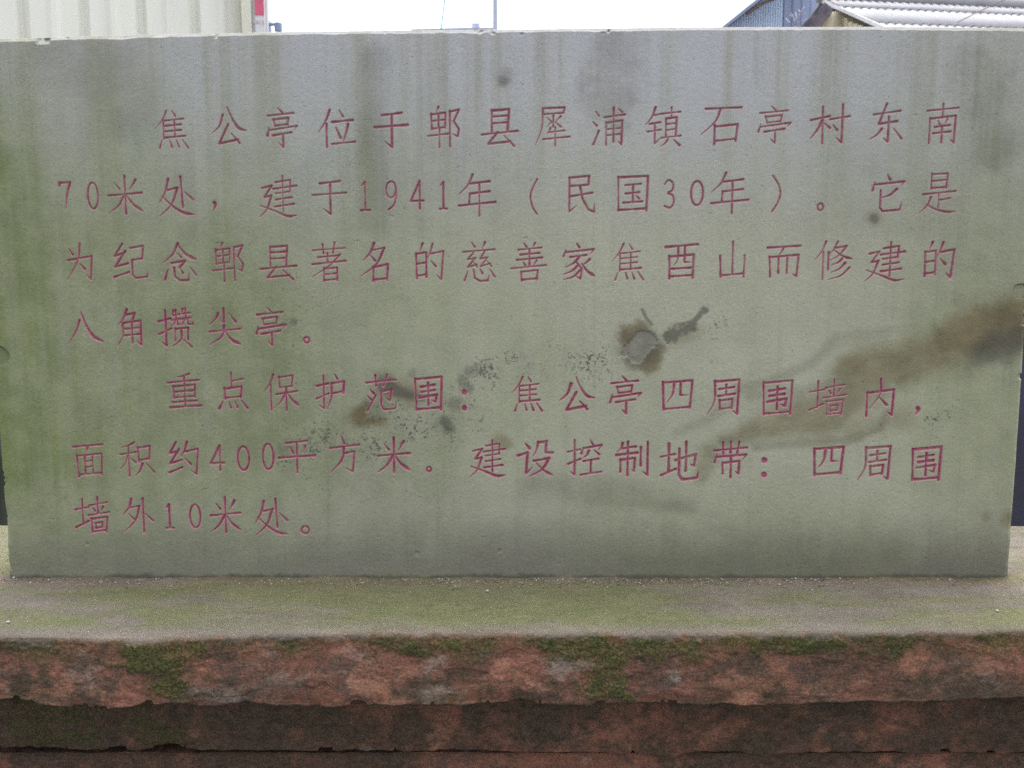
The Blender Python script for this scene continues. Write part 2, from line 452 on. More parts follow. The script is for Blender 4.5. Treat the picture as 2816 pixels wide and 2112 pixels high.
def course(name, yf, z0, zbot, x0, x1, yb, depth_under, seed, parent, rough, yfun=None, cap=False, wear=None, undercut=0.0):
    """one stone course: back top -> front top edge -> front face -> underside"""
    r = 0.006
    zb0 = float(np.mean(zbot(np.linspace(x0, x1, 50))))
    ya = [yb, (yb + 0.03) / 2, 0.03] if cap else [yb, yf + 0.06]
    ya = np.concatenate([np.array(ya), np.arange(0.02 if cap else yf + 0.05, yf + r, -0.0016)])
    prof = [(y, 0.0, 0) for y in ya]                     # top
    for k in range(1, 6):
        a = math.pi / 2 * k / 6
        prof.append((yf + r - r * math.sin(a), -r + r * math.cos(a), 1))
    zs = np.arange(-r, (zb0 - z0) + r * 0.5, -0.0016)
    prof += [(yf, z, 2) for z in zs]
    for k in range(1, 5):
        a = math.pi / 2 * k / 5
        prof.append((yf + r * 0.6 * (1 - math.cos(a)), (zb0 - z0) + r * .5 - r * .5 * math.sin(a), 3))
    prof += [(yf + s_, zb0 - z0, 4) for s_ in np.linspace(0.006, depth_under, 12)]
    prof = np.array(prof)
    xs = np.arange(x0, x1, 0.0016)
    X, K = np.meshgrid(xs, np.arange(len(prof)))
    PY, PZ, S = prof[K, 0], prof[K, 1], prof[K, 2]
    frac = np.clip(PZ / (zb0 - z0), 0, 1)
    zb = zbot(X)
    # ragged lower arris: small notches spalled off
    notch = sstep(0.60, 0.78, fbm(X * 9, X * 0 + seed, seed + 40, 3)) * 0.003 * rough + (fbm(X * 60, X * 0, seed + 41, 4) - 0.5) * 0.003 * rough
    notch = notch + 0.0045 * rough * sstep(0.640, 0.665, fbm(X * 30, X * 0 + 3, seed + 43, 5, .6))
    zb = zb + notch
    Z = z0 + frac * (zb - z0)
    Yd = PY.copy()
    face = np.clip((S >= 1) * 1.0, 0, 1) * np.clip(frac * 30, 0, 1)
    fu, fv = X, Z - 0.3 * PY
    bumpy = (fbm(fu * 6, fv * 9, seed, 4) - 0.5) * 0.006 * rough + (fbm(fu * 30, fv * 45, seed + 9, 5, 0.6) - 0.5) * 0.0035 * rough
    ledge = sstep(0.56, 0.60, fbm(fu * 14, fv * 34, seed + 20, 4, 0.55)) * 0.0014 * rough   # flaked layers
    Yd = Yd + face * (bumpy + ledge)
    low = sstep(0.80, 1.0, frac) * face
    Yd = Yd + low * sstep(0.45, 0.75, fbm(X * 22, fv * 20, seed + 77, 3)) * 0.005 * rough * (S < 4)
    if undercut:      # upper arris shaped back so the gap below the overhang falls into shade
        Yd = Yd + face * undercut * sstep(0.50, 0.0, frac + (fbm(fu * 18, fv * 6, seed + 31, 4) - 0.5) * 0.22)
    if yfun is not None:
        edge_w = sstep(0.03, -0.12 if cap else yf + 0.0, PY)
        Yd = Yd + yfun(X) * np.where(S == 0, sstep(-0.05, yf, PY) if cap else 0, 1)
    top = (S == 0) * 1.0
    Z = Z + top * ((fbm(X * 16, PY * 16, seed + 5, 4) - 0.5) * 0.005 + (fbm(X * 140, PY * 140, seed + 6, 3) - 0.5) * 0.0014)
    if cap:
        # mortar fillet along the tablet and a worn front lip
        fil = np.exp(-np.clip(-PY, 0, 1) / 0.009) * (0.4 + 0.9 * fbm(X * 25, PY * 30, seed + 7, 4))
        inside = sstep(-0.775, -0.75, X) * sstep(0.77, 0.745, X)
        Z = Z + top * fil * 0.0022 * inside
        Z = Z - top * sstep(yf + 0.03, yf, PY) * 0.004 * fbm(X * 20, PY * 9, seed + 8, 3)
    wa = np.zeros(X.shape + (4,), np.float32); wb = np.zeros_like(wa)
    wa[..., 3] = 1; wb[..., 3] = 1
    if wear is not None:
        wear(X, Yd, Z, S, frac, wa, wb)
        Yd = Yd - (S >= 1) * wa[..., 0] * (0.0008 + 0.0034 * fbm(fu * 210, fv * 210, seed + 55, 3, .6))
        Yd = Yd - (S >= 1) * wb[..., 1] * 0.0008 + (S >= 1) * wb[..., 0] * 0.0014
    n, m = X.shape[1], X.shape[0]
    idx = np.arange(n * m).reshape(m, n)
    q = np.stack([idx[:-1, :-1], idx[1:, :-1], idx[1:, 1:], idx[:-1, 1:]], -1).reshape(-1, 4)
    co = np.stack([X, Yd, Z], -1).reshape(-1, 3)
    # rough inner body closes the back and ends
    me = np_mesh(name, co, q, {'wear_a': wa.reshape(-1, 4), 'wear_b': wb.reshape(-1, 4)})
    return link(name, me, parent, (M_RED,))

PX0, PX1 = -1.15, 1.15
plinth = empty('stone_plinth', (0, 0.04, -0.78))
tag(plinth, 'stepped red sandstone plinth with mossy ledge and ragged edges under the engraved tablet', 'plinth')
def child_at(o, p):
    o.parent = p
    o.matrix_parent_inverse = Matrix.Translation(p.location).inverted()
    return o

cap_bot = interp([FX(p, -.208) for p in ((0,1918),(90,1914),(110,1908),(130,1920),(300,1930),(380,1922),(415,1911),(440,1922),(500,1914),(525,1918),(560,1930),(660,1932),(685,1926),(720,1934),(900,1940),(1070,1938),(1150,1941),(1300,1936),(1420,1930),(1440,1938),(1560,1940),(1680,1934),(1700,1930),(1800,1936),(2040,1940),(2300,1938),(2450,1934),(2640,1930),(2816,1924))],
                 [FZ(p, -.208) for p in ((0,1918),(90,1914),(110,1908),(130,1920),(300,1930),(380,1922),(415,1911),(440,1922),(500,1914),(525,1918),(560,1930),(660,1932),(685,1926),(720,1934),(900,1940),(1070,1938),(1150,1941),(1300,1936),(1420,1930),(1440,1938),(1560,1940),(1680,1934),(1700,1930),(1800,1936),(2040,1940),(2300,1938),(2450,1934),(2640,1930),(2816,1924))])
cap_y = interp([FX((x, 1735), -.2) for x in (0, 250, 400, 560, 700, 1000, 1400, 2000, 2500, 2816)],
               [0.208 + v for v in (-0.2288, -0.2336, -0.2360, -0.2264, -0.2191, -0.2154, -0.2154, -0.2129, -0.2092, -0.2029)])

def cap_wear(X, Y, Z, S, frac, wa, wb):
    top = (S <= 0).astype(np.float32)
    lip = sstep(0.10, 0.0, frac + (fbm(X * 40, Z * 40, 3, 4) - 0.5) * 0.16)
    wa[..., 1] = np.maximum(top, (S >= 1) * lip * 0.8)
    # moss on the face
    f = (S >= 1).astype(np.float32)
    n = fbm(X * 28, Z * 34, 61, 5, 0.62)
    moss = np.zeros(X.shape, np.float32)
    for pts, sd in MOSS:
        moss = np.maximum(moss, ragged(X, Z, pts, sd, 34))
    band = sstep(0.42, 0.0, frac + (n - 0.5) * 0.9) * np.interp(X, [-0.75, -0.4, 0.0, 0.05, 0.6, 0.8], [0.55, 0.65, 0.6, 0.95, 0.95, 0.6])
    wa[..., 0] = np.clip(np.maximum(moss * 0.80, band * 0.78), 0, 1) * f * (1 - wa[..., 1] * 0.75)
    for pts, sd, w in PALE:
        wb[..., 1] = np.maximum(wb[..., 1], w * ragged(X, Z, pts, sd, 55) * f)
    for pts, sd, w in ORANGE:
        wb[..., 0] = np.maximum(wb[..., 0], w * ragged(X, Z, pts, sd, 40) * f)
    for pts, sd, w in GRIME:
        wa[..., 2] = np.maximum(wa[..., 2], w * ragged(X, Z, pts, sd, 30) * f)
    gn = fbm(X * 17, Z * 24, 171, 8, .76)
    wa[..., 2] = np.maximum(wa[..., 2], .80 * f * sstep(.46, .66, gn + np.interp(X, [-.8, -.55, -.3, 0, .2, .5, .8], [.09, .07, .0, -.02, .04, .05, .06])))
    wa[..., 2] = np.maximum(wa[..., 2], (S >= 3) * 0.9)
    # yellow-green film on the ledge
    g = fbm(X * 7, Y * 22, 71, 5, 0.6)
    across = np.interp(X, [-0.85, -0.6, -0.35, 0.0, 0.25, 0.45, 0.8], [0.45, 0.55, 0.85, 0.95, 0.6, 0.35, 0.4])
    mid = sstep(-0.215, -0.17, Y)
    wb[..., 2] = np.clip(sstep(0.30, 0.68, g + (across - 0.5) * 0.45) * mid, 0, 1) * (0.3 + 0.7 * (Y > -1)) * 0.95
    # beige bald patches
    pb = blob2(X, Y, [(-0.5384, -0.1655, 0.016), (-0.5116, -0.1786, 0.022)], 5, 0.6, 0.6, 40)
    wb[..., 2] *= 1 - pb
    wb[..., 1] = np.maximum(wb[..., 1] * f, 0)
    # darker line at the foot of the tablet
    ins = sstep(-0.775, -0.745, X) * sstep(0.77, 0.74, X)
    foot_line = np.exp(-np.clip(-Y - 0.001, 0, 1) / 0.010) * ins
    ft = np.exp(-np.clip(-Y - 0.001, 0, 1) / 0.026) * sstep(-0.80, -0.74, X) * sstep(0.79, 0.74, X) * top
    wb[..., 0] = wb[..., 0] * (1 - top)
    wc_foot = ft * np.clip(fbm(X * 30, Y * 50, 301, 5, .65) * 1.5 - .15, 0, 1)
    wa[..., 3] = 1
    wb[..., 2] *= 1 - 0.8 * wc_foot
    jn = np.exp(-np.clip(-Y - 0.0005, 0, 1) / 0.0045) * top * sstep(-0.78, -0.75, X) * sstep(0.77, 0.74, X) * (fbm(X * 45, Y * 45, 311, 4) + .25)  # contact shade painted dark on the ledge along the joint
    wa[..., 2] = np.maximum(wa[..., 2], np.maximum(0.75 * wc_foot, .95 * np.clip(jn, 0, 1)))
    wa[..., 1] = np.clip(wa[..., 1] - 0.55 * wc_foot - top * foot_line * 0.35 * (fbm(X * 60, Y * 60, 9, 3) > 0.4), 0, 1)
    wa[..., 0] = np.maximum(wa[..., 0], top * foot_line * 0.45)

MOSS = [([(-0.4707, -0.0197,.018),(-0.4528, -0.0394,.020),(-0.4396, -0.0618,.014)],1),
        ([(-0.4564, -0.0172,.014),(-0.3998, -0.0147,.010)],2),
        ([(0.0434, -0.0147,.012),(0.1189, -0.0246,.012),(0.2319, -0.0123,.007)],3),
        ([(0.3167, -0.0123,.012),(0.4205, -0.0147,.008)],4),
        ([(-0.0603, -0.0123,.008),(-0.1453, -0.0197,.008)],5),
        ([(0.1193, -0.0568,.020),(0.1386, -0.0817,.010)],6)]
PALE = [([(-0.5453, -0.0469,.016)],11,.45),([(-0.4093, -0.0742,.010),(-0.3647, -0.0867,.011)],12,.7),
        ([(-0.0984, -0.0444,.014)],13,.5),([(0.0577, -0.0469,.012),(0.0860, -0.0394,.012)],14,.6),
        ([(0.2084, -0.0608,.007)],15,.8),([(-0.1927, -0.0320,.020)],16,.4),([(-0.1035, -0.0842,.014)],17,.6),
        ([(0.6130, -0.0767,.014)],18,.4),([(-0.6399, -0.0817,.010)],19,.4),([(-0.2785, -0.0618,.010),(-0.3261, -0.0668,.010)],20,.45)]
ORANGE = [([(-0.1839, -0.0668,.020),(-0.1368, -0.0917,.012)],21,.8),([(-0.0038, -0.0518,.016)],22,.7),
          ([(0.0341, -0.0717,.012)],23,.8),([(0.3050, -0.0892,.012),(0.2862, -0.0967,.012)],24,.9),
          ([(0.3948, -0.0792,.014)],25,.7),([(-0.5494, -0.0767,.030)],26,.5),([(-0.3340, -0.0221,.02),(-0.3620, -0.0123,.01)],27,.4),
          ([(-0.2017, -0.0123,.02)],28,.5),([(0.2088, -0.0370,.014)],29,.6),([(0.6111, -0.0469,.03)],30,.5),([(0.2803, -0.0568,.014)],31,.5)]
GRIME = [([(-0.6281, -0.0469,.026),(-0.5959, -0.0618,.016)],41,.8),([(-0.3352, -0.0568,.030)],42,.35),([(-0.1217, -0.0221,.012)],43,.7),
         ([(0.4928, -0.0469,.03),(0.3984, -0.0518,.02)],44,.45),([(0.2573, -0.0817,.02)],45,.45),([(0.1669, -0.0717,.02)],46,.5),([(-0.5558, -0.0221,.014)],47,.6)]

o = course('cap_slab', -0.208, 0.0, cap_bot, PX0, PX1, 0.288, 0.17, 11, None, 1.0, cap_y, True, cap_wear)
child_at(o, plinth)

PTS2 = ((0,2055),(60,2060),(400,2066),(480,2058),(560,2066),(1000,2068),(1200,2066),(1400,2072),(1540,2070),(1760,2076),(1850,2086),(1880,2076),(2000,2072),(2100,2078),(2300,2070),(2600,2074),(2760,2078),(2816,2070))
mid_bot = interp([FX(p, -.080) for p in PTS2], [FZ(p, -.080) for p in PTS2])
def mid_wear(X, Y, Z, S, frac, wa, wb):
    f = (S >= 1).astype(np.float32)
    n = fbm(X * 20, Z * 24, 91, 8, 0.76)
    wa[..., 2] = np.clip(sstep(0.29, 0.64, n + np.interp(X, [-0.75, -0.3, -0.1, 0.2, 0.8], [0.18, 0.14, 0.02, 0.05, 0.08])) * 0.85, 0, 1)
    for pts, sd in (([(-0.5301, -0.1904,.022),(-0.4943, -0.2127,.016)],51), ([(-0.6619, -0.1959,.04)],52)):
        wa[..., 0] = np.maximum(wa[..., 0], 0.45 * ragged(X, Z, pts, sd, 36) * f)
    for pts, sd, w in (([(-0.4567, -0.1959,.014),(-0.4471, -0.2183,.010)],53,.9), ([(-0.2516, -0.2015,.014)],54,.5), ([(-0.1201, -0.2071,.014),(-0.1044, -0.2238,.012)],55,.7),
                       ([(0.0747, -0.1959,.016)],56,.6), ([(0.2856, -0.2127,.02)],57,.5), ([(0.1538, -0.2071,.02)],58,.4), ([(0.4964, -0.2127,.02)],59,.5)):
        wb[..., 0] = np.maximum(wb[..., 0], w * ragged(X, Z, pts, sd, 42) * f)
    for pts, sd, w in (([(-0.2154, -0.2311,.006),(-0.1995, -0.2328,.006)],60,.7), ([(-0.3420, -0.2294,.008)],61,.5)):
        wb[..., 1] = np.maximum(wb[..., 1], w * ragged(X, Z, pts, sd, 50) * f)
o = course('middle_course', -0.080, -0.092, mid_bot, PX0 + .05, PX1 - .05, 0.24, 0.06, 23, None, 1.1, None, False, mid_wear, 0.07)
child_at(o, plinth)
low_bot = interp([-1.2, 1.2], [-0.50, -0.50])
def low_wear(X, Y, Z, S, frac, wa, wb):
    n = fbm(X * 16, Z * 20, 191, 8, 0.76)
    wa[..., 2] = np.clip(sstep(0.40, 0.62, n + np.interp(X, [-0.75, -0.15, -0.1, 0.15, 0.2, 0.8], [0.16, 0.14, -0.25, -0.25, 0.05, 0.10])) * 0.8, 0, 1)
o = course('base_course', -0.066, -0.245, low_bot, PX0 + .07, PX1 - .07, 0.22, 0.05, 37, None, 0.8, None, False, low_wear, 0.02)
child_at(o, plinth)
core = MB()
core.box((PX0 + .012, -0.196, -0.092), (PX1 - .012, 0.286, -0.010))
core.box((PX0 + .062, -0.005, -0.235), (PX1 - .062, 0.236, -0.094))
core.box((PX0 + .082, -0.030, -0.78), (PX1 - .082, 0.216, -0.238))
core.box((PX0 + .01, -0.17, -0.80), (PX1 - .01, 0.26, -0.505), 0.012)
o = core.build('rubble_core', M_RED); child_at(o, plinth)

# ------------------------------------------------------------------ the engraved tablet
GLYPHS = '''焦|p 35,2 22,25 0,48|h 24,32 24,74|d 52,2 62,16|h 26,28 86,22|h 58,26 58,70|h 28,41 78,37|h 28,55 78,51|h 26,71 90,66|d 18,77 10,98|d 42,78 48,95|d 62,77 70,95|d 80,75 98,97
公|p 33,20 22,50 0,70|n 47,0 60,30 78,55 100,62|h 48,45 20,97 76,86|d 57,70 79,95
亭|d 38,0 52,12|h 5,19 88,12|h 22,28 28,45|h 23,29 71,24 67,42|h 28,44 67,40|d 8,48 2,68|g 8,55 98,44 88,55|h 20,68 80,60|g 52,64 52,97 38,86
位|p 32,0 20,30 0,60|h 22,38 22,100|d 58,0 68,18|h 38,33 95,27|d 48,48 60,75|p 82,38 76,60 66,90|h 36,92 100,86
于|h 22,9 82,2|h 0,42 100,35|g 52,8 52,97 30,80
郫|p 33,0 26,14|h 10,17 12,56|h 10,19 55,14 53,52|h 12,35 54,31|h 12,54 53,50|h 33,16 33,50|h 0,72 65,66|h 36,52 35,100|h 68,10 68,98|h 68,12 97,6 80,35|g 80,35 96,55 92,73 76,66
县|h 28,2 28,60|h 28,4 76,0 72,58|h 30,20 70,17|h 30,38 70,35|h 0,68 100,58|h 44,62 18,93 80,86|d 62,70 90,98
犀|h 20,3 85,0 82,15|h 20,18 82,14|p 22,4 18,55 0,98|h 52,20 52,50|d 34,26 43,35|p 74,23 60,36|p 48,37 32,51|d 58,38 74,50|p 44,54 34,70|h 38,65 85,60|h 22,83 100,76|h 58,52 58,100
浦|d 10,10 20,22|d 2,38 14,48|h 4,98 20,62|h 36,26 98,18|h 42,40 42,100|g 42,41 90,34 88,98 78,90|h 44,58 88,54|h 44,74 88,70|h 64,0 64,92|d 78,3 90,12
镇|p 28,0 18,25 0,45|h 24,20 48,16|h 12,42 42,38|h 6,62 44,57|g 27,42 27,92 46,76|h 50,16 98,11|h 73,0 73,26|h 58,28 58,75|h 58,29 88,25 86,73|h 60,43 86,40|h 60,58 86,55|h 46,78 100,72|p 64,82 56,92 44,100|d 80,82 98,97
石|h 10,6 100,2|p 48,6 35,40 0,75|h 34,50 34,100|h 34,54 92,47 88,92|h 36,92 88,86
村|h 0,40 48,30|h 30,6 32,100|p 30,40 18,64 0,88|d 36,48 50,60|h 50,38 100,30|g 82,0 82,97 66,84|d 58,52 70,66
东|h 10,28 90,18|h 48,0 27,52 82,45|g 56,34 56,98 42,88|p 36,65 22,80 0,92|d 72,64 97,90
南|h 0,18 100,10|h 50,0 50,32|h 10,36 10,100|g 10,38 92,30 90,98 78,90|d 36,42 42,53|p 66,38 58,52|h 26,59 74,54|h 22,75 78,70|h 50,56 50,98
7|h 2,14 6,4|h 4,5 98,3|p 96,4 65,45 46,98
0|o 
米|d 20,18 34,34|p 82,10 74,22 64,36|h 0,52 100,44|h 50,0 50,100|p 46,52 28,78 0,98|n 54,52 72,74 100,93
处|p 28,6 18,38 0,66|h 24,34 54,28|p 54,28 35,70 0,100|n 8,50 40,76 70,92 100,96|h 64,0 68,78|d 74,38 99,58
，|q 50,12 75,35 15,100
建|h 8,30 34,24 14,52 32,48|p 32,48 20,80 0,100|n 2,72 40,85 75,98 100,95|h 44,16 84,10 82,37|h 38,32 100,24|h 44,43 82,38|h 44,58 86,52|h 40,75 92,68|h 63,0 63,88
1|p 50,3 30,11 10,15|h 50,3 50,96|h 12,98 90,97
9|c 92,28 80,6 50,0 20,8 6,30 20,50 48,57 78,48 92,28 92,55 72,82 25,100
4|h 70,2 0,72 100,70|h 70,2 70,100
年|p 38,0 25,25 0,48|h 30,22 84,16|h 32,46 84,40|h 30,46 28,71|h 0,75 100,66|h 56,20 56,100
（|c 100,0 40,25 10,50 40,80 100,100
民|h 8,5 78,0 76,24|h 10,28 74,24|g 8,4 8,98 36,80|h 12,56 90,46|g 46,28 55,62 76,92 97,99 98,76
国|h 0,2 2,100|h 0,4 100,0 96,98|h 2,97 96,92|h 24,26 76,22|h 26,50 72,46|h 18,76 82,72|h 50,26 50,74|d 60,55 71,64
3|c 5,14 40,0 85,12 80,35 38,46 85,55 95,80 60,98 5,92
）|c 0,0 70,25 95,50 65,75 0,100
。|o
它|d 45,0 55,14|d 8,20 2,42|g 6,27 98,18 88,32|p 76,38 55,54 28,62|g 27,42 27,88 36,97 88,93 92,72
是|h 30,0 30,39|h 30,2 74,0 72,37|h 32,19 72,16|h 32,37 72,34|h 8,53 98,44|h 52,50 52,86|h 54,67 84,62|p 30,60 22,80 0,100|n 18,78 45,90 75,97 100,96
为|d 12,14 26,30|p 55,0 45,45 0,100|g 4,46 100,34 92,98 75,85|d 54,56 70,70
纪|h 28,0 4,34 32,26|h 36,20 4,64 42,54|h 0,92 44,78|h 50,12 88,6 84,41|h 54,45 84,41|g 54,45 54,86 62,95 96,91 100,74
念|p 48,0 30,30 0,52|n 48,4 70,28 100,42|d 46,26 56,36|h 26,52 68,46 50,64|d 16,68 5,96|g 34,64 36,88 50,97 76,97 78,78|d 52,66 60,78|d 82,62 99,83
著|h 2,20 98,14|h 32,5 34,28|h 68,0 62,27|h 18,38 78,33|h 46,27 46,50|h 0,56 100,47|p 84,30 50,60 0,88|h 34,66 34,100|h 34,68 74,64 74,98|h 36,82 72,79|h 36,97 74,94
名|p 48,0 34,25 8,46|h 42,18 84,12|p 84,12 55,55 0,86|d 36,32 52,46|h 44,62 44,100|h 44,63 96,55 92,96|h 46,96 92,92
的|p 30,0 22,20|h 8,26 10,94|h 8,28 42,23 42,90|h 10,55 40,51|h 10,87 40,83|p 64,0 56,22 44,44|g 58,27 100,20 92,97 76,84|d 58,46 74,61
慈|d 26,0 36,12|p 68,0 60,16|h 0,25 98,18|h 34,25 14,44 34,41|h 38,40 14,64 42,57|d 32,50 43,63|h 66,24 52,43 70,39|h 76,38 54,62 84,54|d 74,48 88,61|d 14,74 4,98|g 32,70 36,92 52,99 76,98 80,84|d 52,68 60,80|d 82,68 98,88
善|d 36,0 44,11|p 68,0 60,13|h 20,18 86,12|h 26,31 80,26|h 16,45 88,38|h 52,16 52,58|d 34,49 40,59|p 72,46 64,58|h 0,67 100,58|h 28,75 30,100|h 28,76 76,71 72,97|h 30,97 74,93
家|d 44,0 52,11|d 12,18 4,36|g 10,25 96,16 86,30|h 24,38 74,32|p 52,37 36,54 10,66|g 42,50 60,70 56,98 38,88|p 50,60 30,76 4,86|p 56,74 34,92 4,100|p 84,44 72,54 60,60|n 60,56 78,78 100,90
酉|h 0,8 100,0|h 12,34 14,100|h 12,36 88,30 86,98|p 40,8 38,45 26,62|g 60,7 60,52 82,52|h 16,72 84,68|h 16,94 86,90
山|h 52,0 52,90|h 4,40 8,98|h 8,94 96,88|h 98,38 96,98
而|h 2,8 100,2|p 50,8 44,22 36,33|h 8,36 12,100|g 10,38 96,30 92,98 80,90|h 36,40 36,88|h 62,38 62,88
修|p 28,0 18,25 0,48|h 22,28 22,100|h 36,28 36,74|p 60,0 50,20 38,34|h 52,17 84,12|p 84,12 65,35 40,50|n 50,22 74,38 100,46|p 74,44 64,54 44,63|p 82,56 66,72 44,81|p 94,68 70,90 36,100
八|p 34,26 22,62 0,100|n 39,0 52,42 72,78 100,95
角|p 40,0 25,25 4,44|h 36,15 70,10 58,32|p 22,38 20,75 0,100|g 22,38 90,31 88,98 74,88|h 24,55 88,50|h 22,73 88,68|h 56,34 56,92
攒|h 0,34 36,26|g 20,5 20,97 6,86|h 0,67 36,52|p 44,6 38,20|h 42,18 60,15|h 38,31 62,27|h 50,4 50,30|p 48,30 44,40 36,47|g 54,30 54,43 64,39|p 70,2 66,16|h 68,14 90,11|h 64,28 92,24|h 78,0 78,28|p 75,28 70,38 63,45|g 83,26 84,41 98,41 100,33|h 46,52 46,84|h 46,54 84,50 82,82|p 64,58 62,80 38,99|d 70,82 92,100
尖|g 48,0 48,38 40,32|p 30,14 20,30 2,44|d 66,14 86,36|h 0,63 100,55|p 48,46 40,75 0,98|n 50,60 70,84 100,97
重|p 66,0 44,7 22,11|h 0,26 94,18|h 16,36 18,71|h 16,38 82,32 80,68|h 18,53 80,48|h 18,69 80,65|h 50,8 50,94|h 12,83 86,78|h 4,98 100,92
点|h 46,0 46,42|h 48,23 86,17|h 22,42 24,72|h 22,45 80,38 76,68|h 24,70 78,65|d 16,79 2,100|d 36,80 42,97|d 56,78 64,95|d 78,76 98,98
保|p 28,0 18,25 0,48|h 20,28 20,98|h 44,6 46,37|h 44,8 84,2 80,34|h 46,36 82,32|h 34,55 96,46|h 64,36 64,100|p 61,52 48,75 26,94|n 67,52 82,72 100,86
护|h 2,33 42,26|g 26,4 26,97 10,86|h 0,69 44,54|d 66,0 76,15|h 54,26 98,20 94,53|h 54,54 94,48|p 54,26 52,65 36,99
范|h 2,22 98,14|h 32,2 34,31|h 70,0 58,30|d 14,40 26,51|d 4,56 18,68|h 4,98 32,56|g 50,46 84,40 78,70 66,64|g 50,44 50,84 58,95 94,92 99,76
围|h 0,6 4,100|h 0,8 98,0 94,99|h 4,98 94,92|h 20,31 72,24|h 22,46 72,40|g 16,63 80,54 75,75 60,70|h 48,18 48,86
：|k 50,10|k 50,92
四|h 0,6 4,100|h 0,8 100,0 93,94|h 4,98 93,90|p 38,8 34,45 16,74|g 60,6 60,50 86,50
周|p 22,4 22,60 0,100|g 22,6 98,0 94,97 80,88|h 36,27 82,21|h 58,14 58,44|h 34,47 86,40|h 38,58 40,86|h 38,60 78,55 76,82|h 40,84 76,79
墙|h 0,35 40,28|h 22,4 22,78|h 0,86 38,68|h 42,23 94,14|h 66,0 66,45|d 52,29 58,39|p 82,26 74,40|h 38,51 100,42|h 46,60 48,100|h 46,62 92,56 88,99|h 58,74 78,71 76,87|h 58,74 58,89|h 58,88 76,85|h 48,98 88,94
内|h 4,36 4,100|g 4,38 98,28 94,98 76,88|p 50,0 50,40 14,80|d 46,48 74,70
面|h 0,8 100,0|p 50,8 44,28|h 12,34 16,100|h 12,36 96,28 92,94|h 18,94 92,88|h 38,34 38,91|h 64,32 64,89|h 40,53 62,50|h 40,71 62,68
积|p 44,0 25,10 6,14|h 2,35 48,28|h 26,10 26,98|p 24,37 14,62 0,78|d 32,46 46,58|h 54,14 56,56|h 54,16 90,10 86,50|h 56,52 86,47|p 66,62 58,82 44,98|d 78,62 100,87
约|h 26,0 4,34 28,29|h 36,20 4,65 42,54|h 0,92 44,76|p 62,0 54,24 42,44|g 56,29 98,20 90,97 72,84|d 56,50 73,67
平|h 20,8 80,0|d 30,20 40,38|p 74,16 66,36|h 0,54 100,46|h 50,6 50,100
方|d 40,0 50,21|h 0,33 100,24|g 46,48 84,42 77,97 50,86|p 48,32 40,65 0,100
设|d 22,6 34,20|g 0,41 28,32 24,92 42,74|p 58,2 54,24 44,42|h 58,4 82,0 80,32 100,32|h 46,56 90,48|p 90,48 70,80 34,100|n 54,62 74,82 100,97
控|h 0,33 36,26|g 20,0 20,97 6,86|h 0,67 38,52|d 66,0 74,13|d 46,20 40,38|g 46,23 100,14 90,28|p 62,30 56,42 44,49|d 78,28 93,40|h 46,59 90,52|h 68,56 68,92|h 38,97 100,88
制|p 18,4 14,18 2,30|h 16,20 58,14|h 0,39 64,32|h 34,0 34,98|h 12,52 12,88|g 12,54 56,48 54,86 46,80|h 74,16 74,70|g 95,0 95,98 80,86
地|h 0,39 36,32|h 20,6 20,78|h 0,87 40,70|g 38,48 92,33 88,63 78,58|h 66,0 66,76|g 48,18 48,86 56,98 97,94 100,74
带|h 0,25 100,16|h 26,2 28,34|h 50,0 50,31|h 76,0 70,33|d 8,36 2,58|g 6,43 98,36 88,50|h 26,58 28,90|g 26,60 78,54 76,90 66,83|h 52,42 52,100
外|p 30,2 22,25 2,48|h 26,27 56,22|p 56,22 40,65 2,99|d 20,46 40,64|h 68,0 68,100|d 74,44 100,66'''
